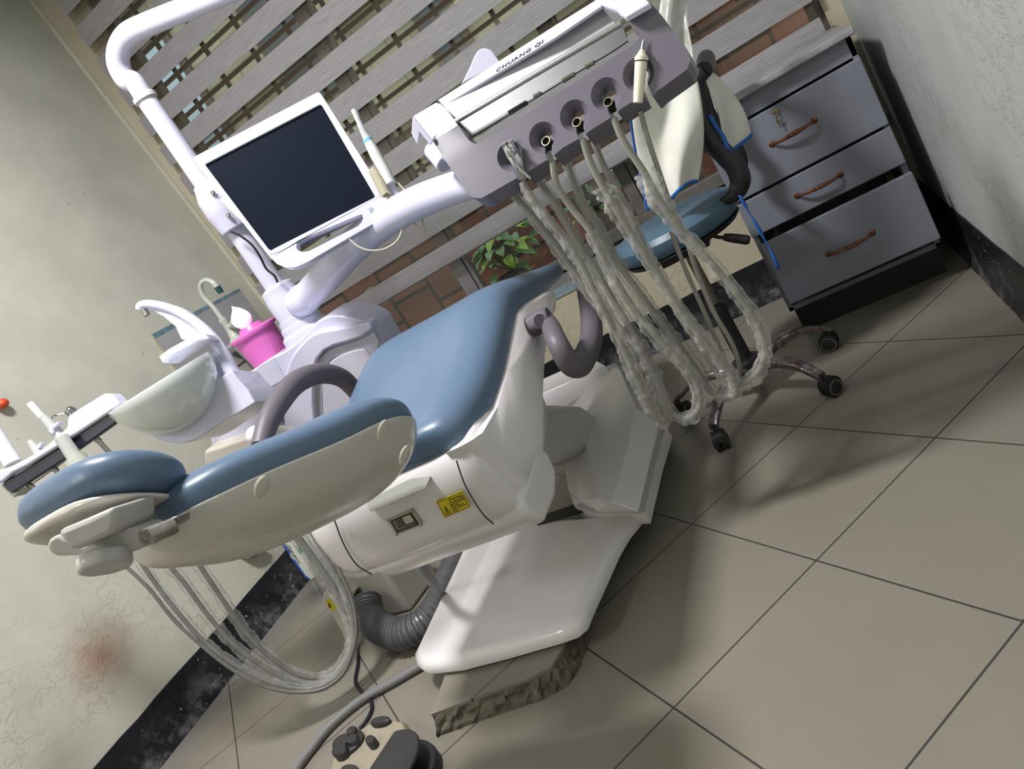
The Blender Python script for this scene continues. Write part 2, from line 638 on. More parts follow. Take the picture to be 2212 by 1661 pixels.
# ---- outside: brick wall, plants, buildings
t = NT('outside_brick')
mp = t.n('ShaderNodeMapping'); t.l(t.pos(), mp.inputs[0])
sep = t.n('ShaderNodeSeparateXYZ'); t.l(t.pos(), sep.inputs[0])
cmb = t.n('ShaderNodeCombineXYZ')
t.l(t.math('ADD', sep.outputs[2], -.672 + .006), cmb.inputs[0]); t.l(t.math('ADD', sep.outputs[0], 1.918 + .006 - 2 * .252), cmb.inputs[1])
br = t.n('ShaderNodeTexBrick', offset=0.5, squash=1, i_Scale=1, i_Mortar_Size=.010, i_Mortar_Smooth=.1, i_Bias=0, i_Brick_Width=.205, i_Row_Height=.252)
br.inputs['Color1'].default_value = lin((172, 100, 78)); br.inputs['Color2'].default_value = lin((146, 90, 72)); br.inputs['Mortar'].default_value = lin((34, 34, 24))
t.l(cmb.outputs[0], br.inputs['Vector'])
c = t.mix(t.math('MULTIPLY', t.noise(7, 5, .7, vec=t.pos()), .55), br.outputs['Color'], (104, 74, 64))
t.col(c); t.set(Roughness=.75)
M_BRICK = t.m
struct(obj('wall_outside', bx((-3.6, 3.6, -.6), (1.4, 3.75, 1.16)), M_BRICK, smooth=False))
struct(obj('ground_outside', bx((-5, 3.05, -.62), (4, 14, -.6)), pm('outside_concrete', (110, 106, 92), .8), smooth=False))
t = NT('facade_tiles')
sep = t.n('ShaderNodeSeparateXYZ'); t.l(t.pos(), sep.inputs[0])
cmb = t.n('ShaderNodeCombineXYZ'); t.l(sep.outputs[0], cmb.inputs[0]); t.l(sep.outputs[2], cmb.inputs[1])
br = t.n('ShaderNodeTexBrick', offset=.5, i_Scale=1, i_Mortar_Size=.006, i_Brick_Width=.5, i_Row_Height=.25)
br.inputs['Color1'].default_value = lin((196, 186, 158)); br.inputs['Color2'].default_value = lin((178, 168, 140)); br.inputs['Mortar'].default_value = lin((120, 112, 92))
t.l(cmb.outputs[0], br.inputs['Vector'])
t.col(t.mix(t.math('MULTIPLY', t.noise(1.2, 4, vec=t.pos()), .5), br.outputs['Color'], (140, 132, 108))); t.set(Roughness=.7)
bd = thing('neighbour_building', 'beige tiled building seen through the gaps of the blind', 'building', (-2, 7.1, -.6))
obj('facade', bx((-7, 7.0, -.6), (3.5, 7.2, 6)), t.m, bd, smooth=False)
M_DGLASS = pm('far_window_glass', (70, 80, 84), .15)
M_PGLASS = pm('far_window_pale', (190, 205, 215), .25)
for (xa, xb, za, zb_) in ((-5.6, -4.7, 2.6, 4.0), (-3.9, -3.3, 2.4, 4.4), (-2.4, -2.0, 1.3, 4.2), (-.9, .2, 2.3, 3.6)):
    w = obj('window', bx((xa, 6.95, za), (xb, 7.0, zb_)), pm('far_frame_%g' % xa, (92, 80, 70), .6), bd, smooth=False)
    obj('window_pane', bx((xa + .08, 6.93, za + .08), (xb - .08, 6.95, zb_ - .08)), M_PGLASS if xa < -4 else M_DGLASS, w, smooth=False)
for i, za in enumerate((1.75, 2.9, 4.3)):
    obj('ledge', bx((-7, 6.75, za), (3.5, 7.0, za + .16)), pm('ledge_%d' % i, (120, 112, 88), .7), bd, smooth=False)

M_LEAF = [None] * 3
for i, (a, b) in enumerate((((128, 172, 96), (178, 210, 150)), ((160, 205, 60), (205, 232, 110)), ((84, 130, 66), (128, 170, 106)))):
    t = NT('leaf_green_%d' % i)
    t.col(t.ramp(t.noise(30, 4, .7, dist=1), [(.35, a), (.65, b)])); t.set(Roughness=.35)
    M_LEAF[i] = t.m
M_STEM = pm('plant_stem', (110, 110, 60), .6)


def leaf(bm, base, dirv, up, L, Wd, mi=0):
    d = Vector(dirv).normalized(); s = d.cross(Vector(up)).normalized(); n = s.cross(d)
    prof = [(0, .0), (.08, .55), (.22, .95), (.4, 1), (.6, .82), (.8, .46), (1, 0)]
    mid, le, ri = [], [], []
    for f, w in prof:
        c = Vector(base) + d * (L * f) - n * (L * .35 * f * f)
        mid.append(bm.verts.new(c))
        le.append(bm.verts.new(c + s * (Wd * w / 2) + n * (Wd * .16 * w)))
        ri.append(bm.verts.new(c - s * (Wd * w / 2) + n * (Wd * .16 * w)))
    for i in range(len(prof) - 1):
        for q in ((mid[i], mid[i + 1], le[i + 1], le[i]), (mid[i + 1], mid[i], ri[i], ri[i + 1])):
            try:
                f = bm.faces.new(q); f.material_index = mi
            except ValueError: pass


def plant(name, label, c, n, L, spread, potc, h=.2, mats=(0, 1), pot=True, tilt=.5):
    c = Vector(c)
    th = thing(name, label, 'plant', c)
    if pot:
        bm = nb(); lathe(bm, c, (0, 0, 1), [(0, .05), (h * .9, .075), (h, .08), (h, .07), (h * .8, .065)], 20)
        obj('pot', bm, pm('pot_' + name + str(len(WO)), potc, .5), th)
    bm = nb(); sb = nb()
    top = c + Vector((0, 0, h))
    for i in range(n):
        a = random.random() * 2 * PI; rr = random.random() ** .6 * spread
        e = top + Vector((math.cos(a) * rr, math.sin(a) * rr * .5, random.random() * spread * 1.1 + .02))
        tube(sb, [top, (top + e) / 2 + Vector((0, 0, .02)), e], .0022, seg=5, k=3)
        leaf(bm, e, (math.cos(a), math.sin(a) * .6 - .4, -tilt + random.random() * .7), (0, -.3, 1), L * (.7 + .5 * random.random()), L * .62, random.choice(mats))
    obj('leaves', bm, M_LEAF, th, recalc=False)
    obj('stems', sb, M_STEM, th)
    return th


p = at(1092, 560, y=3.36)
plant('leafy_pot_plant', 'variegated leafy plant crowding the open lower window pane beside the mullion', (p.x, 3.36, -.6 + 1.0), 46, .085, .17, (70, 62, 48), h=.14, mats=(0, 0, 2, 1))
p = at(735, 655, y=3.4)
plant('vine_plant', 'lime green vine leaves behind the left end of the bottom blind rail', (p.x - .05, 3.4, .40), 26, .10, .24, (80, 66, 50), h=.16, mats=(1, 1, 0))
p = at(1275, 455, y=3.36)
plant('herb_plant', 'small leaved herb plant outside the window behind the hanging hoses', (p.x + .02, 3.36, .38), 60, .03, .15, (96, 70, 60), h=.20, mats=(0, 2))
p0 = at(1254, 478, y=3.30); p1 = at(1296, 545, y=3.30)
bm = nb(); cyl(bm, (p1.x, 3.3, -.6), (p0.x, 3.3, p0.z), .022); 
tag(obj('pink_pipe', bm, pm('pink_plastic', (178, 104, 108), .5)), 'dusty pink pipe standing outside the window by the herb plant', 'pipe')
p0 = at(752, 738, y=3.35)
bm = nb(); cyl(bm, (p0.x + .25, 3.35, -.6), (p0.x + .25, 3.35, p0.z - .0), .012)
p = at(860, 735, y=3.3)
bm = nb(); lathe(bm, (p.x, 3.3, p.z - .03), (0, -.2, 1), [(0, .02), (.01, .045), (.05, .05), (.055, .04), (.052, .01)], 20)
cyl(bm, (p.x, 3.3, -.6), (p.x, 3.3, p.z - .02), .014)
tag(obj('drain_cap', bm, pm('old_metal_pipe', (128, 124, 110), .5, .3)), 'grey capped vent pipe outside, low behind the seat cushion edge', 'pipe')

# tiled splash panel and small washbasin in the left corner
def wl(px, py):
    """point on the left wall seen at a pixel"""
    n = Vector((1, 0, -XLK)).normalized()
    return onp(px, py, (xl(0) + .0, 0, 0), n)


q = [wl(325, 724), wl(513, 625), wl(590, 730), wl(420, 860)]
q = [v + Vector((.002, 0, 0)) for v in q]
t = NT('splash_tile')
t.col(t.ramp(t.noise(5, 3, vec=t.pos()), [(.3, (158, 156, 160)), (.7, (170, 168, 172))])); t.set(Roughness=.2)
sp = thing('splash_panel', 'lavender grey tile splash panel on the left wall behind the white tap', 'panel', (q[0] + q[2]) / 2)
bm = nb(); prism(bm, q, (.006, 0, 0)); obj('tile_face', bm, t.m, sp, smooth=False)
M_TAPE = pm('blue_paint_edge', (112, 140, 152), .5, var=.2, vs=30)
a, b = q[0], q[1]
bm = nb(); prism(bm, [a + Vector((.0065, 0, 0)), b + Vector((.0065, 0, 0)), b + Vector((.0065, 0, -.012)), a + Vector((.0065, 0, -.022))], (.001, 0, 0)); obj('blue_paint_edge', bm, M_TAPE, sp, smooth=False)
dv = (q[3] - q[0]).normalized()
bm = nb(); prism(bm, [q[0] + Vector((0, -.012, 0)), q[0], q[3], q[3] + Vector((0, -.012, 0))], (.008, 0, 0)); obj('cream_edge', bm, pm('cream_edge', (188, 186, 160), .6, var=.1, vs=40), sp, smooth=False)
# basin
M_SINK = pm('sink_white', (172, 176, 172), .25, var=.03)
g0 = at(512, 745, x=-2.27); zt = g0.z
sk = thing('corner_basin', 'pale grey corner washbasin on the left wall behind the pink tub', 'basin', (-2.2, 2.6, zt - .2))
bm = nb(); loft(bm, [srect((-2.21, 2.66, zt - .2), (1, 0, 0), Vector((0, 1, 0)), .10, .14, n=5), srect((-2.19, 2.66, zt - .02), (1, 0, 0), Vector((0, 1, 0)), .135, .17, n=7), srect((-2.19, 2.66, zt), (1, 0, 0), Vector((0, 1, 0)), .135, .17, n=7)])
obj('basin_body', bm, M_SINK, sk, bevel=.006)
obj('basin_back', bx((-2.325, 2.48, zt), (-2.30, 2.83, zt + .02)), M_SINK, sk, smooth=False, bevel=.006)
# tap
bs = at(508, 728, x=-2.2)
fa = thing('tap', 'white plastic swan neck tap with a dark green nozzle on the corner basin', 'tap', (bs.x, bs.y, zt + .014))
M_TAP = pm('tap_white', (198, 200, 192), .3)


def tp(px, py): return at(px, py, y=bs.y)


bm = nb(); lathe(bm, (bs.x, bs.y, zt + .014), (0, 0, 1), [(0, .034), (.008, .033), (.02, .022), (.05, .016), (.085, .015), (.09, .018), (.105, .018), (.108, .012)], 24)
obj('tap_body', bm, M_TAP, fa)
topb = Vector((bs.x, bs.y, zt + .12))
bm = nb(); tube(bm, [topb, tp(462, 665), tp(440, 640), tp(433, 620), tp(437, 609), tp(449, 605), tp(461, 611), tp(470, 621)], [.011, .010, .010, .010, .010, .011, .012], seg=16)
obj('spout', bm, M_TAP, fa)
a = tp(469, 619); b = tp(478, 633)
bm = nb(); cyl(bm, a, b, .0135, .012); obj('nozzle', bm, pm('dark_green_plastic', (38, 78, 76), .35), fa)
h = at(505, 700, y=bs.y - .02)
bm = nb(); cyl(bm, (bs.x, bs.y, h.z), h, .010); lathe(bm, h + Vector((-.004, .006, 0)), (h - Vector((bs.x, bs.y, h.z))), [(0, .014), (.004, .022), (.03, .024), (.036, .016), (.038, .008)], 8)
obj('tap_knob', bm, M_TAP, fa)

# wall outlet cover low on the left wall and the small red cap at the frame's left edge
q = [wl(500, 1172), wl(556, 1178), wl(553, 1197), wl(530, 1209), wl(512, 1204)]
bm = nb(); prism(bm, q, (.045, 0, 0))
tag(obj('wall_cover', bm, pm('cover_plastic', (186, 184, 176), .35), bevel=.01), 'rounded white plastic cover on the left wall under the chair back', 'cover')
p = wl(-2, 877)
bm = nb(); ball(bm, p + Vector((.02, 0, 0)), .02, 1, 1, .8)
tag(obj('red_cap', bm, pm('red_cap', (200, 78, 44), .4)), 'small orange red cap on the left wall above the white nozzle rack', 'cap')

# ------------------------------------------------------------ dental chair
M_WHITE = pm('chair_plastic_white', (226, 222, 223), .22, var=.02, vs=3, coat=.25)
M_WHITE2 = pm('unit_plastic_white', (204, 204, 224), .2, var=.015, vs=3, coat=.25)
M_CREAM = pm('shell_cream', (192, 188, 180), .3, var=.03, vs=3, coat=.2)
M_BLUE = pm('upholstery_blue', (86, 108, 132), .38, var=.035, vs=5, bump=.06, bs=160)
M_GREYARM = pm('armrest_grey', (98, 92, 100), .5, bump=.15, bs=500, dist=.0008)
M_BLACK = pm('black_plastic', (20, 20, 23), .45)
M_SEAM = pm('seam_dark', (70, 66, 64), .7)
M_CHROME = pm('chrome', (200, 200, 202), .12, 1)
M_STEEL = pm('steel_dull', (150, 148, 140), .35, .9, var=.2, vs=40)

# raised plinth with a tiled top and broken cement edge
pl = thing('plinth', 'low cement plinth with tiled top and broken front edge under the chair base', 'plinth', (-.95, 1.6, 0))
bm = nb()
foot = [(-1.135, 1.032), (-1.05, 1.045), (-.95, 1.058), (-.87, 1.066), (-.808, 1.09), (-.79, 1.14), (-.775, 1.3), (-.765, 2.2), (-1.16, 2.2), (-1.16, 1.3)]
topf = [(-1.122, 1.045), (-1.04, 1.057), (-.95, 1.073), (-.87, 1.080), (-.822, 1.098), (-.808, 1.146), (-.79, 1.3), (-.78, 2.19), (-1.15, 2.19), (-1.15, 1.3)]


def dense(P, n=7):
    out = []
    for i in range(len(P)):
        a, b = P[i], P[(i + 1) % len(P)]
        for j in range(n): out.append((a[0] + (b[0] - a[0]) * j / n, a[1] + (b[1] - a[1]) * j / n))
    return out


A, B = dense(foot), dense(topf)
rnd = random.Random(3)
rings = []
for k, f in enumerate((0, .25, .5, .75, 1)):
    rings.append([Vector((a[0] * (1 - f) + b[0] * f + (rnd.random() - .5) * .012 * (0 < k < 4), a[1] * (1 - f) + b[1] * f + (rnd.random() - .5) * .014 * (0 < k < 4), .044 * f)) for a, b in zip(A, B)])
loft(bm, rings)
t = NT('cement_rough')
t.col(t.ramp(t.noise(25, 6, .75, vec=t.pos()), [(.3, (70, 66, 56)), (.5, (112, 106, 92)), (.75, (140, 133, 116))])); t.set(Roughness=.85)
t.bump(t.noise(55, 6, .8, vec=t.pos()), .9, .012)
obj('cement_body', bm, t.m, pl, smooth=False)
bm = nb(); prism(bm, [Vector((x, y, .044)) for x, y in topf], (0, 0, .007))
obj('tile_top', bm, M_FLOOR, pl, smooth=False)

dc = thing('dental_chair', 'dental chair with blue upholstery, white shell and white floor plate', 'dental chair', (-.87, 1.4, .051))

# floor plate
outl = [(905, 1433), (911, 1446), (924, 1454.6), (941, 1455), (1002, 1448), (1106, 1421), (1214, 1390), (1250, 1377), (1270, 1360), (1280, 1335), (1340, 1201), (1362, 1163), (1388, 1132), (1391, 1118), (1384, 1108)]
lo_ = [at(px, py, z=.060) for px, py in outl]
lo_ += [Vector((-.76, 1.56, .06)), Vector((-.90, 1.62, .06)), Vector((-1.27, 1.75, .06)), Vector((-1.255, 1.5, .06))]
cen = Vector((-.95, 1.4, 0))


def inset(P, d, z):
    ar_ = sum(P[i].x * P[(i + 1) % len(P)].y - P[(i + 1) % len(P)].x * P[i].y for i in range(len(P)))
    sg = 1 if ar_ > 0 else -1
    out = []
    n = len(P)
    for i in range(n):
        a, b, c = P[i - 1], P[i], P[(i + 1) % n]
        e1 = (b - a); e2 = (c - b)
        n1 = Vector((-e1.y, e1.x, 0)).normalized() * sg; n2 = Vector((-e2.y, e2.x, 0)).normalized() * sg
        q = (n1 + n2).normalized()
        out.append(Vector((b.x, b.y, z)) + q * d)
    return out


bm = nb()
loft(bm, [[v.copy() for v in lo_], inset(lo_, -.002, .074), inset(lo_, .006, .086), inset(lo_, .018, .0935), inset(lo_, .026, .0945)])
obj('base_plate', bm, M_WHITE, dc, ang=50)
# raised ridge lines pressed in the plate
bm = nb()
a, b, c_ = at(992, 1405, z=.096), at(1030, 1190, z=.096), at(1236, 1310, z=.096)
# rear cover with bevelled facets
outer = [(1209, 909), (1310, 791), (1328, 785), (1342, 789), (1439, 920), (1417, 1000), (1392, 1108), (1290, 1110), (1240, 1092), (1227, 1055), (1217, 1000)]
inner = [(1256, 905), (1328, 800), (1334, 795), (1340, 800), (1371, 880), (1358, 960), (1322, 1085), (1308, 1086), (1296, 1075), (1284, 1040), (1274, 1000)]
oz = [.125, .12, .12, .12, .105, .10, .097, .105, .11, .118, .122]
O = [at(px, py, z=z) for (px, py), z in zip(outer, oz)]
I = [at(px, py, z=.185) for px, py in inner]
mid = [at(px, py, z=.15) for px, py in [(1240, 906), (1322, 794), (1331, 789), (1341, 793), (1424, 918), (1404, 995), (1378, 1104), (1294, 1104), (1252, 1084), (1240, 1050), (1232, 1000)]]
bm = nb()
loft(bm, [[Vector((v.x, v.y, .062)) for v in O], O, mid, I])
obj('base_cover', bm, M_WHITE, dc, ang=18, bevel=.004, seg=2)
# cover on the far side of the slot
a0, a1 = at(1150, 858, z=.19), at(1308, 789, z=.17)
b0, b1 = at(1150, 921, z=.115), at(1212, 896, z=.13)
b2 = Vector((a1.x, a1.y, .12))
bm = nb()
sec = []
for (tt, bb) in ((a0 + (a0 - a1) * .9, b0 + (b0 - b1) * 2.0), (a0, b0), (a1, b2)):
    sec.append([Vector((bb.x, bb.y, .062)), bb, tt, tt + Vector((-.10, .18, 0)), Vector((tt.x - .16, tt.y + .2, .062))])
loft(bm, sec)
obj('rear_cover', bm, M_WHITE, dc, ang=30, bevel=.006)
bm = nb(); prism(bm, [at(px, py, z=.099) for px, py in ((1160, 1133), (1258, 1105), (1250, 1086), (1185, 1108), (1160, 1112))], (0, 0, -.004))
obj('slot', bm, M_BLACK, dc, smooth=False)
# lift arm
bm = nb()
rings = []
for y, z, hw, ht in ((2.02, .10, .07, .05), (1.9, .20, .075, .07), (1.7, .30, .08, .08), (1.45, .40, .085, .085), (1.2, .47, .085, .07)):
    rings.append(srect((-.905, y, z), (1, 0, 0), Vector((0, .42, .9)), hw * 1.25, ht, n=6, seg=32))
loft(bm, rings)
obj('lift_arm', bm, pm('arm_grey_green', (190, 190, 182), .3), dc)

# housing under the seat
XA, XB = -1.085, -.652
prof = [(1.045, .445), (1.035, .475), (1.032, .52), (1.036, .555), (1.05, .585), (1.10, .6), (1.36, .6), (1.42, .55), (1.40, .47), (1.3, .43), (1.10, .42), (1.065, .425)]


def yz(bm, prof, xs, sc=None, c=None):
    rings = []
    for i, x in enumerate(xs):
        s_ = sc[i] if sc else 1
        cy, cz = c or (0, 0)
        rings.append([Vector((x, cy + (y - cy) * s_, cz + (z - cz) * s_)) for y, z in prof])
    return loft(bm, rings)


bm = nb()
yz(bm, prof, (XA - .004, XA + .003, XA + .02, XA + .05, -.87, XB - .008, XB + .003), (.88, .97, 1.05, 1.1, 1.1, 1.08, 1.04), (1.2, .52))
hs = obj('seat_housing', bm, M_WHITE, dc, ang=50, sub=1)
pf = [(1.062, .404), (1.045, .43), (1.06, .46), (1.2, .475), (1.25, .45), (1.235, .40), (1.18, .378), (1.09, .378)]
bm = nb(); yz(bm, [(y, z - .012) for y, z in pf], (-1.015, -.98, -.655, -.64))
obj('housing_skirt', bm, M_WHITE, dc, ang=50, bevel=.014, seg=4)
# seams on the housing
for k, Q in enumerate((((714, 1098), (722, 1122), (742, 1174), (769, 1218), (803, 1241)), ((986, 995), (1001, 1039), (1018, 1072), (1043, 1110), (1066, 1132)))):
    P = [at(px, py, y=1.012 + (.0, .0, .0, .004, .014)[i]) for i, (px, py) in enumerate(Q)]
    bm = nb(); tube(bm, P, .0014, seg=6)
    obj('seam', bm, M_SEAM, dc)
obj('hinge_gap', bx((-.93, 1.06, .575), (-.76, 1.2, .61)), M_BLACK, dc, smooth=False)
q = [at(885, 1040, y=1.02), at(921, 1056, y=.99), at(800, 1108, y=.99), at(790, 1085, y=1.02)]
bm = nb(); prism(bm, q, (0, .07, .01)); obj('back_hinge_arm', bm, pm('hinge_grey_green', (140, 141, 132), .35), dc, bevel=.004)

# seat shell: right skirt traced in profile, carried across the chair
sk = [(1.03, .588), (1.05, .583), (1.16, .586), (1.288, .612), (1.497, .672), (1.575, .668), (1.72, .646), (1.775, .636), (1.78, .622), (1.73, .603), (1.63, .590), (1.50, .555), (1.36, .500), (1.25, .452), (1.20, .42), (1.15, .395), (1.10, .40), (1.075, .45), (1.06, .50), (1.04, .55)]
bm = nb()
yz(bm, sk, (-.70, -.672, -.655, -.645, -.641), (1, 1, .985, .955, .92), (1.33, .55))
obj('seat_skirt', bm, M_WHITE, dc, ang=60)
bm = nb()
yz(bm, [(1.05, .583), (1.16, .586), (1.288, .612), (1.497, .672), (1.575, .668), (1.72, .646), (1.63, .590), (1.50, .555), (1.16, .56)], (-1.075, -1.066))
obj('seat_skirt', bm, M_WHITE, dc, ang=40, bevel=.003)
bm = nb()
yz(bm, [(1.08, .575), (1.29, .60), (1.5, .655), (1.57, .655), (1.74, .632), (1.70, .60), (1.5, .56), (1.2, .52)], (-1.07, -.67))
obj('seat_pan', bm, M_WHITE, dc)

# seat cushion with leg rest
SX = -.868
S = [  # y, seam z, half width, height
    (1.035, .600, .150, .035), (1.045, .592, .185, .052), (1.07, .587, .205, .066), (1.12, .586, .214, .074), (1.20, .593, .219, .076), (1.29, .613, .221, .074),
    (1.39, .644, .221, .074), (1.47, .668, .221, .076), (1.52, .677, .221, .077), (1.58, .671, .220, .076), (1.68, .656, .214, .072), (1.80, .641, .201, .066),
    (1.95, .622, .174, .058), (2.10, .605, .142, .052), (2.22, .592, .116, .046), (2.31, .584, .088, .038), (2.36, .582, .055, .026), (2.375, .583, .02, .012)]
bm = nb()
rings = []
for y, z, w, h in S:
    top = []
    n_ = 36
    for i in range(n_):
        tt = 2 * PI * i / n_
        ct, st = math.cos(tt), math.sin(tt)
        X = math.copysign(abs(ct) ** (2 / 5.5), ct) * w
        if st >= 0:
            Z = abs(st) ** (2 / 3.0) * h - .012 * math.exp(-(X / .1) ** 2) * (1 if y < 1.45 else .4) * abs(st)
        else: Z = -abs(st) ** (2 / 6) * .014
        if st < 0: X *= .985
        top.append(Vector((SX + X, y, z + Z)))
    rings.append(top)
loft(bm, rings)
obj('seat_cushion', bm, M_BLUE, dc, sub=1)

# back rest
ba = Vector((0, -.938, .346)); bn = Vector((0, .346, .938)); BO = Vector((SX, .985, .672)); UX = Vector((1, 0, 0))
Bk = [  # distance from the hip, near edge x, far edge x, cushion height, shell depth
    (-.006, -.74, -.99, .014, .03), (.008, -.69, -1.03, .03, .06), (.03, -.66, -1.06, .042, .085), (.07, -.648, -1.08, .046, .105), (.13, -.646, -1.08, .046, .11),
    (.2, -.654, -1.05, .044, .10), (.27, -.670, -1.0, .042, .088), (.33, -.690, -.95, .04, .075), (.375, -.708, -.91, .038, .062), (.41, -.733, -.89, .03, .05), (.425, -.768, -.87, .018, .035)]


def blift(s): return .018 * math.sin(min(1, max(0, s / .22)) * PI) - .012 * max(0, (s - .3) / .1)


bm = nb()
rings = []
for s, xn, xf, hu, hd in Bk:
    c = BO + ba * s + bn * blift(s); c.x = (xn + xf) / 2
    rings.append(srect(c, UX, bn, (xn - xf) / 2, hu, .014, n=4, seg=36))
loft(bm, rings)
obj('backrest_cushion', bm, M_BLUE, dc, sub=1)
bm = nb()
rings = []
for s, xn, xf, hu, hd in Bk:
    c = BO + ba * s + bn * (blift(s) - .006); c.x = (xn + xf) / 2; w = (xn - xf) / 2
    ring = []
    for i in range(36):
        tt = 2 * PI * i / 36
        ct, st = math.cos(tt), math.sin(tt)
        X = math.copysign(abs(ct) ** .45, ct) * w * 1.012
        Y = st * .008 if st > 0 else -(abs(st) ** 1.25) * hd
        if st < 0: X = math.copysign(abs(ct) ** .62, ct) * w * 1.012
        ring.append(c + UX * X + bn * Y)
    rings.append(ring)
loft(bm, rings)
shb = obj('backrest_shell', bm, M_CREAM, dc, sub=1)
# round plugs on the back shell
for px, py, r_ in ((826, 928, .010), (872, 983, .010), (563, 1050, .008)):
    c = onp(px, py, BO - bn * .062 if py > 1000 else BO - bn * .045, bn)
    c = onp(px, py, (-.70, 0, 0), Vector((1, 0, -.35)).normalized())
    bm = nb(); lathe(bm, c + Vector((.0, 0, 0)), Vector((.7, -.1, -.55)), [(0, r_), (.002, r_), (.0035, r_ * .7)], 20)
    obj('screw_plug', bm, M_CREAM, shb)

# head rest
HO = Vector((-.865, .650, .822))
ha = Vector((0, -.80, .60)).normalized(); hn = Vector((0, .60, .80)).normalized()
Hk = [(-.005, .06, .012), (.006, .088, .024), (.03, .108, .034), (.065, .114, .038), (.1, .106, .034), (.125, .085, .024), (.135, .055, .012)]
bm = nb()
loft(bm, [srect(HO + ha * s, UX, hn, w, h, min(.034, h), n=2.8, seg=32) for s, w, h in Hk])
obj('headrest_cushion', bm, M_BLUE, dc, sub=1)
bm = nb()
loft(bm, [srect(HO + ha * (s * .98) - hn * .032, UX, hn, w * .90, .008, .007, n=3, seg=32) for s, w, h in Hk])
obj('headrest_shell', bm, M_CREAM, dc, sub=1)


def hd(px, py, d=.86): return at(px, py, d=d)


def pad(name, pts, d, th, mat, bev=.006, par=None):
    """thick shape seen side on: traced outline pushed away from the camera by th"""
    bm = nb(); prism(bm, [at(px, py, d=d) for px, py in pts], FWD * th)
    return obj(name, bm, mat, par or dc, ang=40, bevel=bev)


M_GREYW = pm('bracket_grey', (176, 174, 170), .35)
pad('headrest_bracket', [(120, 1147), (185, 1120), (246, 1093), (249, 1130), (244, 1152), (190, 1178), (158, 1191), (146, 1186)], .77, .09, M_GREYW, .008)
pad('headrest_arm', [(249, 1141), (298, 1142), (302, 1165), (318, 1180), (280, 1195), (255, 1199), (155, 1201), (122, 1202), (108, 1195), (100, 1180), (104, 1165), (122, 1155), (180, 1178)], .80, .06, M_GREYW, .006)
bm = nb()
ka = at(225, 1194, d=.80); kb = at(228, 1222, d=.795)
ax = (kb - ka).normalized()
prf = [(0, .024), (.003, .0268), (.015, .0268), (.018, .025), (.0185, .022)]
kn = []
for h_, r_ in prf:
    rr = []
    u = ax.orthogonal().normalized(); v = ax.cross(u)
    for j in range(48):
        an = 2 * PI * j / 48
        q_ = r_ * (1 + .02 * math.cos(an * 8))
        rr.append(ka + ax * h_ + u * math.cos(an) * q_ + v * math.sin(an) * q_)
    kn.append(rr)
loft(bm, kn)
obj('headrest_knob', bm, M_GREYW, dc, ang=50)
bm = nb(); cyl(bm, at(322, 1160, d=.765), at(376, 1135, d=.785), .009, seg=24)
obj('clamp_bar', bm, M_STEEL, dc)
pad('clamp_block', [(298, 1150), (310, 1142), (383, 1113), (387, 1122), (384, 1132), (322, 1172), (304, 1170)], .79, .03, pm('clamp_grey', (120, 116, 110), .35, .3), .003)
pad('backrest_tongue', [(410, 1090), (440, 1078), (480, 1100), (470, 1175), (338, 1200), (325, 1178), (388, 1128)], .93, .09, M_CREAM, .008)
# folded blue end of the back cushion under the head rest
pad('cushion_end', [(412, 1062), (446, 1072), (432, 1092), (386, 1112), (312, 1137), (250, 1141), (250, 1122), (300, 1112), (360, 1085)], .95, .10, M_BLUE, .008)

# arm rests
M_PIV = M_WHITE
PR = [(1145, 700), (1165, 693), (1185, 700), (1205, 742), (1228, 782), (1248, 791), (1262, 775), (1276, 735), (1277, 690), (1268, 640), (1253, 596)]
ys = [1.62, 1.60, 1.59, 1.58, 1.57, 1.57, 1.60, 1.64, 1.68, 1.72, 1.75]
pts = [at(px, py, x=-.655 + .085 * min(1, i / 3)) for i, (px, py) in enumerate(PR)]
arm = obj('armrest', tube(nb(), pts[1:], [.019, .021, .022, .024, .026, .027, .027, .027, .026, .023, .016], seg=20, k=8), M_GREYARM, dc)
bm = nb(); cyl(bm, at(1135, 712, x=-.66), at(1168, 694, x=-.60), .017, seg=24); lathe(bm, at(1146, 706, x=-.64), (1, .1, 0), [(0, .024), (.004, .026), (.045, .026), (.052, .022)], 28)
obj('armrest_pivot', bm, M_GREYARM, arm)
bm = nb(); lathe(bm, at(1132, 713, x=-.652), (1, 0, 0), [(0, .03), (.006, .026), (.008, .02)], 28)
obj('pivot_collar', bm, M_WHITE, arm)
PL = [(563, 965), (578, 915), (602, 870), (640, 826), (690, 807), (735, 815), (765, 842), (782, 870)]
pts = [at(px, py, x=-1.16) for px, py in PL]
arm = obj('armrest', tube(nb(), pts, [.02, .024, .026, .027, .026, .024, .022, .02], seg=20, k=8), M_GREYARM, dc)
bm = nb(); ball(bm, at(553, 940, x=-1.19), .022); obj('armrest_pivot', bm, M_WHITE, arm)

# warning sticker and rating plate on the housing
HY = 1.0130
def hf(px, py): return at(px, py, y=HY)


M_YEL = pm('sticker_yellow', (214, 196, 20), .35)
M_INK = pm('ink_black', (30, 28, 20), .5)
wp = [(942, 1084), (997, 1060), (1017, 1095), (961, 1119)]
ws = [hf(*p) for p in wp]
bm = nb(); prism(bm, ws, (0, .0015, 0))
stk = obj('warning_sticker', bm, M_YEL, hs, smooth=False, label='yellow sticker with a black exclamation triangle')
ex = (ws[1] - ws[0]); ey = (ws[0] - ws[3])
X0, Y0 = ws[3], None


def sp_(u, v): return ws[3] * (1 - u) * (1 - v) + ws[2] * u * (1 - v) + ws[0] * (1 - u) * v + ws[1] * u * v + Vector((0, -.0004, 0))


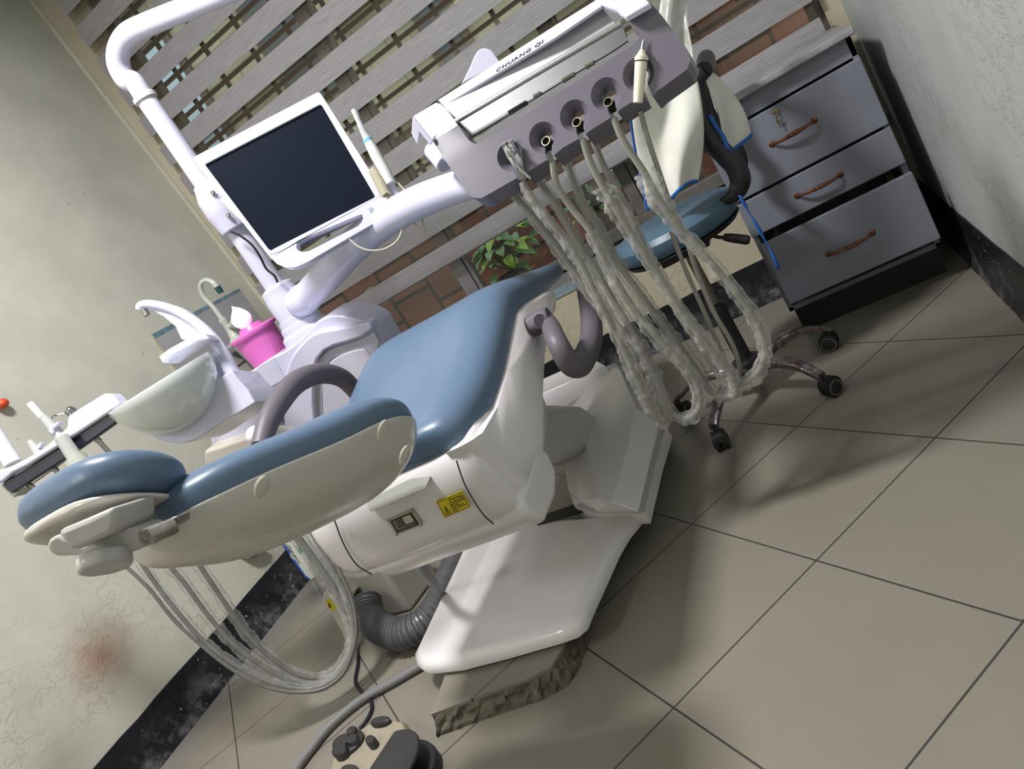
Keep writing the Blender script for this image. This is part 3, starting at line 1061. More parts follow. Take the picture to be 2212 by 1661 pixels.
def strip(bm, a, b, w, up=None):
    d = (b - a).normalized(); n = Vector((0, 1, 0)).cross(d).normalized() * (w / 2)
    prism(bm, [a - n, b - n, b + n, a + n], (0, -.0003, 0))


bm = nb()
for a, b in (((.04, .05), (.96, .05)), ((.96, .05), (.96, .95)), ((.96, .95), (.04, .95)), ((.04, .95), (.04, .05)), ((.10, .14), (.30, .14)), ((.30, .14), (.20, .60)), ((.20, .60), (.10, .14))):
    strip(bm, sp_(*a), sp_(*b), .0008)
strip(bm, sp_(.20, .26), sp_(.20, .44), .002); strip(bm, sp_(.20, .18), sp_(.20, .215), .002)
obj('sticker_marks', bm, M_INK, dc, smooth=False)
hgt = ey.length; wid = ex.length
text_obj('sticker_text', 'Warning:', M_INK, hgt * .22, sp_(.42, .74), ex, ey, dc, .0002)
for i, s_ in enumerate(('1. The machine should be', 'used the European style', 'electric plug', '2. Please close power,', 'water air switch before', 'off duty')):
    text_obj('sticker_text', s_, M_INK, hgt * .105, sp_(.36 + (.03 if i not in (0, 3) else 0), .62 - i * .10), ex, ey, dc, .0002, sx=.92)
wp = [(837, 1124), (891, 1101), (912, 1134), (856, 1156)]
ws = [hf(*p) for p in wp]
bm = nb(); prism(bm, ws, (0, .003, 0))
rp = obj('rating_plate', bm, pm('plate_alu', (176, 172, 156), .3, .5), hs, smooth=False, label='small black and silver rating plate with four screws')
ex = (ws[1] - ws[0]); ey = (ws[0] - ws[3]); hgt = ey.length
bm = nb(); prism(bm, [sp_(.08, .10), sp_(.92, .10), sp_(.92, .9), sp_(.08, .9)], (0, -.0003, 0)); obj('plate_field', bm, M_BLACK, dc, smooth=False)
M_PALE = pm('plate_print', (190, 186, 170), .5)
bm = nb()
prism(bm, [x + Vector((0, -.0003, 0)) for x in (sp_(.52, .38), sp_(.84, .38), sp_(.84, .82), sp_(.52, .82))], (0, -.0003, 0))
for i in range(5): strip(bm, sp_(.14, .78 - i * .11) + Vector((0, -.0003, 0)), sp_(.48, .78 - i * .11) + Vector((0, -.0003, 0)), .0006)
for i in range(2): strip(bm, sp_(.16, .30 - i * .09) + Vector((0, -.0003, 0)), sp_(.84, .30 - i * .09) + Vector((0, -.0003, 0)), .0007)
obj('plate_print', bm, M_PALE, dc, smooth=False)
for i, s_ in enumerate(('Product', 'Model', 'Voltage', 'Power', 'No.')):
    text_obj('plate_text', s_, M_PALE, hgt * .08, sp_(.14, .80 - i * .11) + Vector((0, -.0006, 0)), ex, ey, dc, .0002)
bm = nb()
for u, v in ((.02, .02), (.98, .02), (.98, .98), (.02, .98)): ball(bm, sp_(u, v), .0026, 1, .6, 1, 10, 6)
obj('plate_screws', bm, M_STEEL, dc)

# ------------------------------------------------------------ side unit with lamp column
def px3(pts, **k): return [at(px, py, **k) for px, py in pts]


def padd(name, pts, d, th, mat, par, bev=.004, ang=40, plane=None, **kw):
    """thick part traced side on; d depth of its face, th thickness away from the camera; plane (p0, n) instead of a depth"""
    bm = nb()
    if plane: P = [onp(px, py, *plane) for px, py in pts]; off = -Vector(plane[1]).normalized() * th if Vector(plane[1]).dot(FWD) < 0 else Vector(plane[1]).normalized() * th
    else: P = [at(px, py, d=d) for px, py in pts]; off = FWD * th
    prism(bm, P, off)
    return obj(name, bm, mat, par, ang=ang, bevel=bev, **kw)


def smooth_px(pts, k=5, closed=False):
    P = [Vector((a, b, 0)) for a, b in pts]
    Q = catmull(P, k)
    return [(v.x, v.y) for v in Q]


PY = 1.90
pb = at(640, 690, y=PY)
su = thing('side_unit', 'white side unit with curved door panel and lamp column beside the dental chair', 'dental unit', (pb.x, PY, .3))
body = smooth_px([(470, 1000), (455, 950), (470, 925), (515, 828), (560, 790), (592, 770), (620, 755), (648, 733), (676, 703), (692, 690), (715, 682), (750, 683), (785, 694), (802, 706), (809, 718)], 4) + [(820, 738), (836, 768), (850, 830), (780, 1000), (600, 1080)]
bm = nb(); prism(bm, px3(body, y=1.76), (0, .13, 0))
ub = obj('unit_body', bm, M_WHITE2, su, ang=40, bevel=.006)
fas = smooth_px([(616, 1010), (612, 860), (615, 815), (628, 775), (650, 745), (676, 722), (706, 714), (745, 707), (775, 700), (796, 697), (802, 706)], 5) + [(801, 712), (780, 728), (745, 740), (722, 746), (700, 757), (684, 776), (677, 800), (676, 870), (690, 1010)]
bm = nb(); prism(bm, px3(fas, y=1.735), (0, .05, 0))
obj('unit_fascia', bm, M_WHITE2, su, ang=40, bevel=.006)
bm = nb(); prism(bm, px3(smooth_px([(678, 880), (680, 800), (687, 778), (703, 761), (724, 751), (748, 744), (781, 732), (806, 716)], 5) + [(818, 736), (814, 772), (806, 776), (786, 755), (740, 765), (715, 775), (704, 792), (696, 860), (700, 1000), (684, 1000)], y=1.752), (0, .02, 0))
obj('door_surround', bm, pm('surround_grey', (176, 178, 190), .3), su, ang=40, bevel=.002)
bm = nb(); prism(bm, px3(smooth_px([(699, 940), (697, 860), (699, 810), (704, 796), (716, 780), (735, 768), (762, 758), (783, 754)], 5) + [(789, 757), (806, 780), (840, 830), (760, 1000), (700, 1000)], y=1.746), (0, .02, 0))
obj('unit_door', bm, pm('door_lilac_grey', (190, 188, 202), .22, coat=.3), su, ang=40, bevel=.003)
bm = nb(); prism(bm, px3([(516, 826), (556, 852), (612, 822), (616, 818), (590, 772), (560, 790)], y=1.755), (0, .02, 0))
obj('unit_step', bm, pm('step_lilac', (196, 196, 214), .25), su, ang=40, bevel=.003)
bm = nb(); prism(bm, px3([(470, 935), (528, 878), (570, 858), (590, 885), (566, 985), (500, 1010)], y=1.71), (0, .06, 0))
obj('unit_foot_box', bm, M_WHITE2, su, ang=40, bevel=.008)
bm = nb(); prism(bm, px3([(440, 1000), (440, 975), (560, 935), (640, 960), (600, 1040), (470, 1050)], y=1.66), (0, .1, 0))
obj('unit_lower_cover', bm, pm('lower_cover_cream', (196, 192, 180), .3), su, ang=40, bevel=.01)
# collar, column
zc = at(653, 706, y=PY).z
bc = Vector((pb.x, PY, 0))
cxx = at(655, 705, y=PY).x
bc.x = cxx
bm = nb(); lathe(bm, (cxx, PY, zc - .03), (0, 0, 1), [(0, .082), (.02, .080), (.026, .074), (.03, .070), (.048, .068), (.052, .063), (.072, .061), (.074, .05)], 40)
obj('column_flange', bm, M_WHITE2, su)
z1, z2 = at(596, 632, y=PY).z, at(505, 505, y=PY).z
bm = nb(); lathe(bm, (cxx, PY, zc + .04), (0, 0, 1), [(0, .056), (z1 - zc - .06, .055), (z1 - zc - .055, .0535), (z1 - zc - .03, .053), (z1 - zc - .025, .047), (z1 - zc - .02, .036)], 36)
obj('column_base', bm, M_WHITE2, su)
cx2 = at(555, 570, y=PY).x
ztop = at(303, 222, y=PY).z
bm = nb(); lathe(bm, (cxx, PY, z1 - .02), (0, 0, 1), [(0, .0325), (ztop - z1 + .02, .0285)], 32)
obj('column_tube', bm, M_WHITE2, su)
za, zb_ = at(488, 497, y=PY).z, at(424, 408, y=PY).z
hgt_ = zb_ - za
bm = nb(); lathe(bm, (cxx + .004, PY - .006, za - .015), (0, 0, 1), [(0, .040), (.002, .044), (.055, .051), (.06, .052), (hgt_ - .04, .051), (hgt_ - .035, .0505), (hgt_ + .01, .036), (hgt_ + .012, .031)], 32)
mj = obj('monitor_joint', bm, M_WHITE2, su, bevel=.001)
for px, py in ((454, 418), (488, 467)):
    p = at(px, py, y=PY - .058)
    bm = nb(); lathe(bm, p + Vector((0, .012, 0)), (.35, -.9, .1), [(0, .007), (.006, .0055)], 16); obj('joint_screw', bm, M_STEEL, mj)
bm = nb(); lathe(bm, (cxx, PY, ztop - .008), (0, 0, 1), [(0, .030), (.002, .035), (.014, .035), (.018, .031)], 32)
obj('column_ring', bm, pm('ring_ivory', (204, 204, 196), .3), su)
lam = [(303, 222), (272, 172), (256, 140), (258, 105), (278, 74), (320, 52), (400, 20), (480, -12), (600, -60)]
lp = [at(px, py, y=PY - .0 * i) for i, (px, py) in enumerate(lam)]
lp[0] = Vector((cxx, PY, ztop)); lp.insert(1, Vector((cxx, PY, ztop + .05)))
bm = nb(); tube(bm, lp, [.0285, .029, .030, .031, .031, .031, .030, .029, .028, .027], seg=24, k=8)
obj('lamp_arm', bm, M_WHITE2, su)
# black cable along the column
cb = px3([(498, 500), (520, 510), (545, 530), (562, 555), (575, 580), (592, 595), (600, 610)], y=PY - .06)
bm = nb(); tube(bm, cb, .0035, seg=8)
obj('column_cable', bm, M_BLACK, su)
# swing arm that carries the instrument tray
ar = [((648, 655), 1.90), ((672, 632), 1.88), ((712, 588), 1.84), ((765, 530), 1.79), ((830, 478), 1.73), ((900, 438), 1.66), ((975, 408), 1.58), ((1050, 385), 1.50)]
bm = nb(); tube(bm, [at(*p, y=y) for p, y in ar], [.052, .046, .046, .046, .043, .040, .036, .034], seg=24, k=6)
obj('swing_arm', bm, M_WHITE2, su)
bm = nb(); ball(bm, at(652, 650, y=1.88), .052, 1, 1, .9, 24, 16)
obj('arm_knuckle', bm, M_WHITE2, su)

# ------------------------------------------------------------ cuspidor
cu = thing('cuspidor', 'white spittoon with pale ceramic bowl and arched water spout', 'spittoon', at(440, 930, d=2.0))
D = 1.95
fin = smooth_px([(300, 672), (301, 656), (313, 648), (340, 650), (372, 658), (401, 670), (430, 692), (456, 716), (481, 752), (500, 790), (515, 822), (553, 868)], 4) + [(540, 885), (500, 850), (468, 815), (462, 780), (455, 740), (442, 721), (400, 735), (391, 733), (378, 705), (352, 684), (330, 672), (316, 672), (306, 677)]
padd('spout_fin', fin, D + .02, .03, M_WHITE2, cu, .004)
rim = [(302, 664), (305, 656), (318, 652), (345, 655), (375, 664), (405, 679), (432, 698), (458, 724), (480, 756), (498, 792), (512, 825), (546, 868)]
bm = nb(); tube(bm, [at(px_ - 1, py_ + 5, d=D + .02) for px_, py_ in rim], [.010, .012, .012, .012, .012, .013, .014, .016, .018, .02, .024, .026], seg=16, k=6)
obj('fin_rim', bm, M_WHITE2, cu)
fin2 = smooth_px([(318, 674), (340, 668), (372, 688), (392, 712), (400, 735)], 4) + [(442, 721), (420, 695), (385, 672), (345, 655), (318, 655)]
# cup shelf
padd('cup_shelf', [(342, 770), (363, 754), (412, 727), (442, 720), (454, 732), (430, 737), (382, 763), (365, 775), (351, 785)], D - .05, .09, M_WHITE2, cu, .004)
bm = nb(); cyl(bm, at(372, 770, d=D - .02), at(376, 782, d=D - .02), .016, .012); obj('shelf_nozzle', bm, M_WHITE2, cu)
a = at(309, 668, d=D + .02); b = at(318, 681, d=D + .02)
bm = nb(); cyl(bm, a, b, .008, .0085); obj('spout_tip', bm, M_STEEL, cu)
# bowl : shallow round bowl seen from just below its rim
rc = at(345, 824, d=1.84)
rz = rc.z
bowlM = pm('bowl_celadon', (222, 228, 224), .12, coat=.5)
pr = [(0, .158), (-.012, .160), (-.03, .155), (-.06, .140), (-.09, .115), (-.11, .085), (-.125, .05), (-.13, .001)]
inn = [(-.124, .001), (-.118, .05), (-.10, .085), (-.08, .112), (-.05, .135), (-.02, .150), (-.004, .152), (0, .158)]
bm = nb(); lathe(bm, rc, (0, 0, 1), [(h, r_ * .87) for h, r_ in pr] , 48, cap=False)
lathe(bm, rc, (0, 0, 1), [(h, r_ * .87) for h, r_ in inn], 48, cap=False)
obj('bowl', bm, bowlM, cu, recalc=False)
hb = smooth_px([(322, 933), (334, 945), (362, 955), (398, 957), (436, 941), (480, 912), (520, 890), (553, 869)], 4) + [(535, 840), (512, 815), (500, 798), (476, 815), (440, 850), (400, 880), (350, 915)]
padd('bowl_carrier', hb, D - .09, .2, M_WHITE2, cu, .012)

# ------------------------------------------------------------ pink tub and tissue
def y_at(px, py, y): return at(px, py, y=y)


TY = 1.93
t0 = y_at(592, 780, TY)
tz = t0.z
rr = .073
pk = thing('tissue_tub', 'bright pink plastic tub holding tissues on the white side unit', 'tub', (t0.x, TY, tz))
M_PINK = pm('pink_plastic_tub', (206, 104, 178), .35)
hz = .105
bm = nb(); lathe(bm, (t0.x, TY, tz), (0, 0, 1), [(0, rr * .88), (hz, rr * 1.0), (hz + .004, rr * 1.12), (hz + .012, rr * 1.14), (hz + .016, rr * 1.08), (hz + .018, rr * .9), (hz + .02, rr * .6), (hz + .034, rr * .5)], 48)
obj('tub_body', bm, M_PINK, pk)
bm = nb()
tc = Vector((t0.x - .012, TY, tz + hz + .025))
rnd = random.Random(5)
rings = []
for i, (h, r_) in enumerate(((0, .025), (.02, .035), (.04, .034), (.06, .024), (.075, .010), (.082, .003))):
    rings.append([tc + Vector((h * -.0 + math.cos(a) * r_ * (1 + .5 * math.sin(3 * a + i)), math.sin(a) * r_ * .55, h + .012 * math.sin(2 * a + i * .8) + (rnd.random() - .5) * .006)) for a in [2 * PI * j / 22 for j in range(22)]])
loft(bm, rings)
tag(obj('tissue', bm, pm('tissue_paper', (238, 236, 242), .9, bump=.2, bs=80), sub=1), 'white tissue pulled up out of the pink tub', 'tissue')

# ------------------------------------------------------------ assistant's holder on the left
AD = 1.84
ah = thing('assistant_holder', 'long white suction holder bar with dark panel, left of the spittoon', 'holder', at(130, 960, d=AD))
top = smooth_px([(-30, 1020), (0, 1014), (20, 1009), (60, 988), (100, 962), (144, 923)], 3) + [(145, 900), (160, 889), (217, 854), (225, 850), (240, 851), (250, 860), (260, 874), (236, 892), (228, 897), (130, 962), (60, 1006), (28, 1022), (5, 1042), (-30, 1050)]
padd('bar_cover', top, AD, .05, M_WHITE2, ah, .006)
padd('bar_panel', [(230, 896), (237, 892), (254, 911), (140, 992), (26, 1066), (14, 1056), (5, 1044), (14, 1036), (30, 1028), (60, 1010), (140, 958)], AD + .01, .02, pm('panel_navy_black', (36, 40, 52), .3), ah, .004)
padd('bar_end', [(5, 1044), (10, 1050), (25, 1065), (48, 1054), (32, 1074), (22, 1070), (3, 1050)], AD + .02, .05, M_GREYW, ah, .002)
M_HP = pm('handpiece_grey', (176, 178, 174), .35)
def rod(name, a, b, r1, r2, mat, par, d=AD + .04, seg=20):
    bm = nb(); cyl(bm, at(*a, d=d), at(*b, d=d), r1, r2, seg); return obj(name, bm, mat, par)


M_ROD = pm('hose_dark_grey', (96, 92, 90), .5)
se = thing('saliva_ejector', 'grey suction handpiece with white tube tip standing in the white bar', 'handpiece', at(150, 960, d=AD + .05))
rod('tip_tube', (64, 871), (91, 901), .0085, .0085, pm('tip_white', (226, 226, 238), .3), se)
rod('nozzle_body', (94, 901), (132, 944), .011, .015, M_HP, se)
rod('grip', (132, 944), (172, 1003), .016, .019, M_HP, se, d=AD - .015)
rod('sleeve', (160, 990), (198, 1040), .027, .031, pm('sleeve_clear_grey', (178, 180, 170), .4), se, d=AD - .015)
padd('lever', [(107, 922), (124, 910), (127, 916), (114, 926), (116, 934), (112, 938), (104, 932)], AD + .02, .02, M_WHITE2, se, .002)
s2 = thing('suction_handpiece', 'short grey suction tip poking above the middle of the white bar', 'handpiece', at(75, 970, d=AD + .05))
rod('nozzle_body', (64, 952), (84, 978), .008, .013, M_HP, s2)
padd('lever', [(78, 964), (86, 955), (89, 960), (82, 970)], AD + .03, .015, M_WHITE2, s2, .001)
s3 = thing('large_suction_tube', 'thick white suction tube at the left edge above the bar end', 'handpiece', at(10, 990, d=AD + .05))
rod('tube_body', (-20, 925), (28, 1000), .021, .021, pm('tube_white', (216, 222, 224), .3), s3)
s4 = thing('assistant_syringe', 'small chrome syringe head with bent nozzle behind the white bar', 'syringe', at(152, 890, d=AD + .07))
bm = nb(); ball(bm, at(153, 889, d=AD + .07), .013, 1, 1, 1.1); cyl(bm, at(155, 888, d=AD + .07), at(162, 905, d=AD + .07), .012)
obj('head', bm, pm('syringe_chrome', (150, 150, 150), .2, .9), s4)
bm = nb(); tube(bm, [at(*p, d=AD + .07) for p in ((140, 892), (125, 896), (115, 899), (109, 907))], .0025, seg=8); obj('bent_nozzle', bm, M_CHROME, s4)
bm = nb()
for a, b in (((30, 1074), (120, 1010)), ((122, 1009), (150, 988)), ((165, 976), (250, 915))): tube(bm, [at(*a, d=AD + .05), at(*b, d=AD + .05)], .0016, smooth=False, seg=6)
obj('under_wire', bm, M_STEEL, ah)
for p in ((64, 1048), (112, 1008), (205, 945)):
    a, b = at(p[0] - 6, p[1] - 4, d=AD + .05), at(p[0] + 10, p[1] + 8, d=AD + .05)
    bm = nb(); cyl(bm, a, b, .0075); obj('hose_socket', bm, M_GREYW, ah)

# ------------------------------------------------------------ instrument tray
FP = ((-.35, 1.42, .95), Vector((0, -.97, .24)).normalized())
f1_ = onp(935, 304, *FP)
DP = (tuple(f1_), Vector((0, -.45, .89)).normalized())
it = thing('instrument_tray', 'lilac grey dentist instrument tray with five holders hanging on the white swing arm', 'instrument tray', (-.35, 1.45, .9))
M_LILAC = pm('tray_lilac_grey', (108, 104, 116), .3, coat=.3)
face = [(935, 304), (988.5, 269), (1004, 291), (1013, 302.5), (1020, 308), (1030, 311), (1040, 307.5), (1180, 218.4), (1353, 106), (1372, 93), (1381, 81), (1381, 71), (1352, 40), (1349, 35.5), (1403, 5), (1426, 29), (1481, 101), (1490, 120), (1491, 133), (1484, 150),
        (1433, 187), (1421, 196), (1413, 205), (1393, 214), (1388, 206), (1340, 236), (1331, 247), (1318, 255), (1285, 275), (1272, 284), (1262, 293), (1248, 301), (1218, 318), (1205, 328), (1195, 338), (1180, 346), (1150, 365), (1135, 373), (1110, 388), (1060, 417), (1039, 428), (1022, 427), (1011, 417), (972, 362)]
bm = nb(); prism(bm, [onp(*p, *FP) for p in face], Vector((0, .035, -.028)))
fo = obj('tray_fascia', bm, M_LILAC, it, smooth=False)
# round holder recesses with slots cut into the fascia
hold = [((1103, 338), (1125, 384)), ((1173, 297), (1190, 342)), ((1241, 250), (1258, 296)), ((1309, 203), (1327, 249)), ((1379, 160), (1400, 210))]
cut = nb()
fn = FP[1]
for (cpx, spx) in hold:
    c = onp(*cpx, *FP); e = onp(*spx, *FP)
    c2 = nb()
    lathe(cut, c + fn * .002, -fn, [(0, .0295), (.004, .0275), (.016, .017), (.026, .0125), (.09, .0115)], 32)
for (cpx, spx) in hold:
    c = onp(*cpx, *FP); e = onp(*spx, *FP)
    d = (e - c).normalized(); s = d.cross(fn).normalized() * .0075
    a = c + d * .004; b = e + d * .03
    prism(cut, [a - s + fn * .01, b - s + fn * .01, b + s + fn * .01, a + s + fn * .01], -fn * .09)
cm = bpy.data.meshes.new('cut'); bmesh.ops.recalc_face_normals(cut, faces=cut.faces); cut.to_mesh(cm); cut.free()
co = bpy.data.objects.new('cut', cm); COL.objects.link(co)
for v in cm.vertices: v.co -= WO[fo.name]
co.location = WO[fo.name]
fo.parent = None; fo.location = WO[fo.name]
md = fo.modifiers.new('b', 'BOOLEAN'); md.object = co; md.operation = 'DIFFERENCE'; md.solver = 'EXACT'
md.use_self = True
dg = bpy.context.evaluated_depsgraph_get(); dg.update()
nm_ = bpy.data.meshes.new_from_object(fo.evaluated_get(dg))
fo.modifiers.clear(); fo.data = nm_; fo.data.materials.clear(); fo.data.materials.append(M_LILAC)
fo.parent = it; fo.location = WO[fo.name] - WO[it.name]
bpy.data.objects.remove(co)
for p in fo.data.polygons: p.use_smooth = True
fo.data.set_sharp_from_angle(angle=R(30))
md = fo.modifiers.new('bevel', 'BEVEL'); md.width = .0025; md.segments = 2; md.limit_method = 'ANGLE'; md.angle_limit = R(50)
# white caps, back band, glass, rail
padd('side_cap', [(891.6, 250.4), (942, 220), (952, 223), (970, 243), (988.5, 269), (935, 304)], 0, .012, M_WHITE2, it, .003, plane=DP)
padd('cap_flap', [(891.6, 250.4), (889, 288), (902, 311), (906, 284), (930, 312), (935, 304)], 1.47, .006, M_WHITE2, it, .001)
padd('side_cap', [(1281, 4), (1300, -20), (1380, -20), (1403, 5), (1349, 36), (1330, 20)], 0, .012, M_WHITE2, it, .003, plane=DP)
bp0 = onp(952, 223, *DP)
BPn = Vector((0, -.45, .89)).normalized()
padd('back_band', [(946, 216), (1200, 54), (1290, -2), (1300, 12), (1200, 80), (958, 228)], 0, .006, M_WHITE2, it, .001, plane=(tuple(bp0), BPn))
m0 = onp(958, 228, tuple(bp0), BPn)
MPn = Vector((0, -.85, .52)).normalized()
padd('inner_panel', [(958, 228), (1298, 13), (1328, 50), (1040, 232), (980, 262)], 0, .004, pm('panel_satin', (176, 174, 180), .35), it, 0, plane=(tuple(m0), MPn))
padd('inner_trough', [(984, 268), (1345, 58), (1356, 88), (1320, 112), (1200, 184), (1013, 300), (1003, 290)], 0, .004, pm('trough_grey', (78, 76, 80), .4), it, 0, plane=((f1_.x, f1_.y + .06, f1_.z), MPn))
for a, b in (((1096, 240), (1135, 216)), ((1150, 205), (1165, 196)), ((1212, 170), (1238, 154)), ((1262, 140), (1280, 128))):
    padd('trough_clip', [a, b, (b[0] + 4, b[1] + 8), (a[0] + 4, a[1] + 8)], 0, .004, M_BLACK if a[0] < 1140 else pm('clip_olive%d' % a[0], (104, 102, 88), .5), it, 0, plane=((f1_.x, f1_.y + .055, f1_.z), MPn))
ra, rb = onp(984, 262, (f1_.x, f1_.y + .02, f1_.z), MPn), onp(1342, 50, (f1_.x, f1_.y + .02, f1_.z), MPn)
bm = nb(); cyl(bm, ra, rb, .0055, seg=20); obj('chrome_rail', bm, pm('rail_satin', (196, 200, 200), .22, .85), it)
t0_, t1_ = onp(1071, 158, tuple(bp0), BPn), onp(1187, 85, tuple(bp0), BPn)
xd = (t1_ - t0_); wtx = xd.length
yd = BPn.cross(xd.normalized())
text_obj('tray_lettering', 'CHUANG QI', pm('letter_navy', (30, 44, 66), .4), .0195, t0_ + BPn * .0008, xd, yd, it, .0003, space=1.12, sx=wtx / .135)
# white grip behind the tray
gp = smooth_px([(996, 182), (1012, 150), (1026, 118), (1036, 106), (1048, 103), (1062, 108), (1074, 124), (1082, 136)], 4)
padd('tray_grip', gp, 1.72, .03, M_WHITE2, it, .008)
bm = nb(); cyl(bm, at(935, 322, d=1.55), at(962, 356, d=1.52), .021, .019, 28)
cyl(bm, at(950, 340, d=1.54), at(975, 330, d=1.50), .017, .017, 28)
obj('side_knob', bm, M_WHITE2, it, bevel=.003)
for (cpx, spx), rpx in zip(hold[1:4], ((1176, 306), (1243, 265), (1311, 221))):
    c = onp(*rpx, *FP) - fn * .018
    bm = nb(); lathe(bm, c, (fn + Vector((0, 0, .4))).normalized(), [(-.02, .0085), (0, .0095), (.008, .0095), (.008, .0075), (.004, .006), (-.002, .006), (-.002, .001)], 24)
    obj('hose_coupling', bm, pm('coupling_dark', (84, 80, 66), .4, .8), it)
# scaler and syringe
sc = thing('scaler', 'ivory ultrasonic scaler handpiece with fine bent tip in the right holder', 'handpiece', onp(1380, 200, *FP))
SF = (tuple(Vector(FP[0]) + fn * .006), fn)
a, b = onp(1387, 108, *SF) + Vector((0, -.035, 0)) * 0, onp(1378, 222, *SF)
ax_ = (a - b)
L_ = ax_.length
bm = nb(); lathe(bm, b, ax_, [(0, .0085), (L_ * .55, .0105), (L_ * .78, .0112), (L_ * .79, .0122), (L_ * .86, .0122), (L_ * .93, .0075), (L_, .0045), (L_ + .001, .002)], 28)
obj('handle', bm, pm('ivory_plastic', (222, 218, 196), .35), sc)
bm = nb(); lathe(bm, b + ax_ * .775, ax_, [(0, .0115), (.0015, .0124), (.003, .0115)], 28); obj('grip_ring', bm, M_BLACK, sc)
bm = nb(); tube(bm, [a, onp(1388, 98, *SF), onp(1389, 90, *SF), onp(1392, 85, *SF)], [.003, .0022, .0014, .001], seg=8); obj('metal_tip', bm, M_STEEL, sc)
sy = thing('syringe', 'chrome three way syringe with bent nozzle in the left holder', 'syringe', onp(1108, 350, *FP))
SF = (tuple(Vector(FP[0]) + fn * .012), fn)
a, b = onp(1098, 316, *SF), onp(1118, 352, *SF)
bm = nb(); tube(bm, [a, (a + b) / 2, b, onp(1127, 384, *FP)], [.012, .0135, .0125, .009], seg=20); obj('body', bm, M_CHROME, sy)
for p in ((1089, 310), (1103, 304)):
    bm = nb(); cyl(bm, onp(p[0] + 3, p[1] + 8, *SF), onp(*p, *SF) + fn * .004, .0055, .0058, 16); obj('button', bm, M_CHROME, sy)
bm = nb(); ball(bm, onp(1111, 330, *SF) + fn * .012, .0095); cyl(bm, onp(1111, 331, *SF) + fn * .010, onp(1114, 336, *SF) + fn * .024, .008, .006); obj('collar', bm, M_CHROME, sy)
bm = nb(); tube(bm, [onp(1113, 335, *SF) + fn * .02, onp(1136, 364, *SF) + fn * .035, onp(1161, 388, *SF) + fn * .035], [.003, .0028, .002], seg=10, k=5); obj('nozzle', bm, M_CHROME, sy)

# hoses with crumpled clear sleeves
M_HOSE = pm('hose_grey', (146, 144, 136), .5, var=.08, vs=30)
M_SLEEVE = clear_mat('clear_sleeve', (228, 227, 220), .18, .12, .9, 90)


def hose(name, label, P, y0, y1, r, rs, span, cat='hose', group=None, pxd=None):
    n = len(P)
    pts = []
    for i, (px, py) in enumerate(P):
        f = i / (n - 1)
        f = f * f * (3 - 2 * f)
        pts.append(at(px, py, y=y0 + (y1 - y0) * f))
    th = thing(name, label, cat, pts[0], group)
    bm = nb(); tube(bm, pts, r, seg=10, k=7); obj('tube', bm, M_HOSE, th)
    if span:
        a, b = int(span[0] * (n - 1)), int(math.ceil(span[1] * (n - 1)))
        bm = nb(); tube(bm, pts[a:b + 1], rs, seg=20, k=16, wob=.30, cap=False); obj('clear_sleeve', bm, M_SLEEVE, th, ang=80, recalc=False)
    return th


hose('instrument_hose', 'grey hose of the chrome syringe, leftmost of the sleeved hoses under the tray', [(1128, 392), (1150, 430), (1195, 488), (1245, 552), (1290, 640), (1340, 740), (1385, 840), (1415, 898), (1432, 912), (1436, 890), (1420, 830), (1398, 780), (1345, 715), (1285, 645), (1225, 565), (1165, 485), (1110, 420)], 1.42, 1.50, .0068, [.008, .010, .012, .014, .015, .0155, .015, .0145, .013, .012, .010], (.0, 1))
hose('instrument_hose', 'grey sleeved hose from the second holder, looping low beside the floor plate', [(1193, 350), (1203, 400), (1235, 450), (1275, 500), (1310, 570), (1365, 660), (1425, 735), (1480, 792), (1510, 842), (1510, 880), (1485, 903), (1452, 893), (1428, 850), (1400, 775), (1350, 690), (1290, 590), (1240, 510), (1200, 440), (1163, 388)], 1.42, 1.50, .0068, [.010, .0145, .0135, .0145, .013, .0135, .012, .011, .009], (.17, .98))
hose('instrument_hose', 'grey hose from the third holder with flared sleeve end below the tray', [(1258, 300), (1275, 350), (1300, 400), (1330, 450), (1372, 520), (1425, 600), (1484, 690), (1540, 760), (1580, 812), (1590, 845), (1565, 857), (1535, 845), (1505, 800), (1455, 730), (1395, 650), (1340, 575), (1290, 490), (1250, 420), (1222, 345)], 1.42, 1.51, .0068, [.021, .0125, .0145, .013, .014, .013, .012, .010], (.14, .95))
hose('instrument_hose', 'grey hose from the fourth holder, bunched sleeve end hanging over the stool seat', [(1325, 255), (1350, 310), (1390, 370), (1420, 425), (1465, 490), (1530, 560), (1590, 632), (1632, 692), (1652, 750), (1640, 800), (1605, 828), (1572, 832), (1542, 795), (1500, 722), (1450, 640), (1400, 550), (1350, 440), (1310, 370), (1282, 305)], 1.42, 1.51, .0068, [.020, .014, .0125, .014, .015, .0135, .012, .010], (.15, .85))
hose('instrument_hose', 'thin bare ivory hose of the scaler, rightmost under the tray', [(1383, 240), (1400, 300), (1425, 375), (1452, 450), (1480, 510), (1503, 580), (1540, 670), (1580, 740), (1597, 790), (1592, 820), (1575, 800), (1550, 740), (1515, 660), (1480, 580), (1450, 500)], 1.44, 1.53, .0048, 0, None)
# bunched sleeve end
bm = nb()
rnd = random.Random(11)
b0_ = at(1425, 432, y=1.46)
rings = []
for i in range(9):
    f = i / 8
    c = at(1398 + 62 * f, 432 + 4 * math.sin(f * 3) + 12 * f, y=1.45)
    rings.append([c + Vector((math.cos(a) * .006, math.sin(a) * .018, math.cos(a) * .016)) * (math.sin(f * PI) * .9 + .35) * (1 + .5 * (rnd.random() - .5)) for a in [2 * PI * j / 14 for j in range(14)]])
loft(bm, rings)
tag(obj('sleeve_bunch', bm, M_SLEEVE, ang=80), 'crumpled clear plastic sleeve end bunched in front of the white apron', 'plastic sleeve')

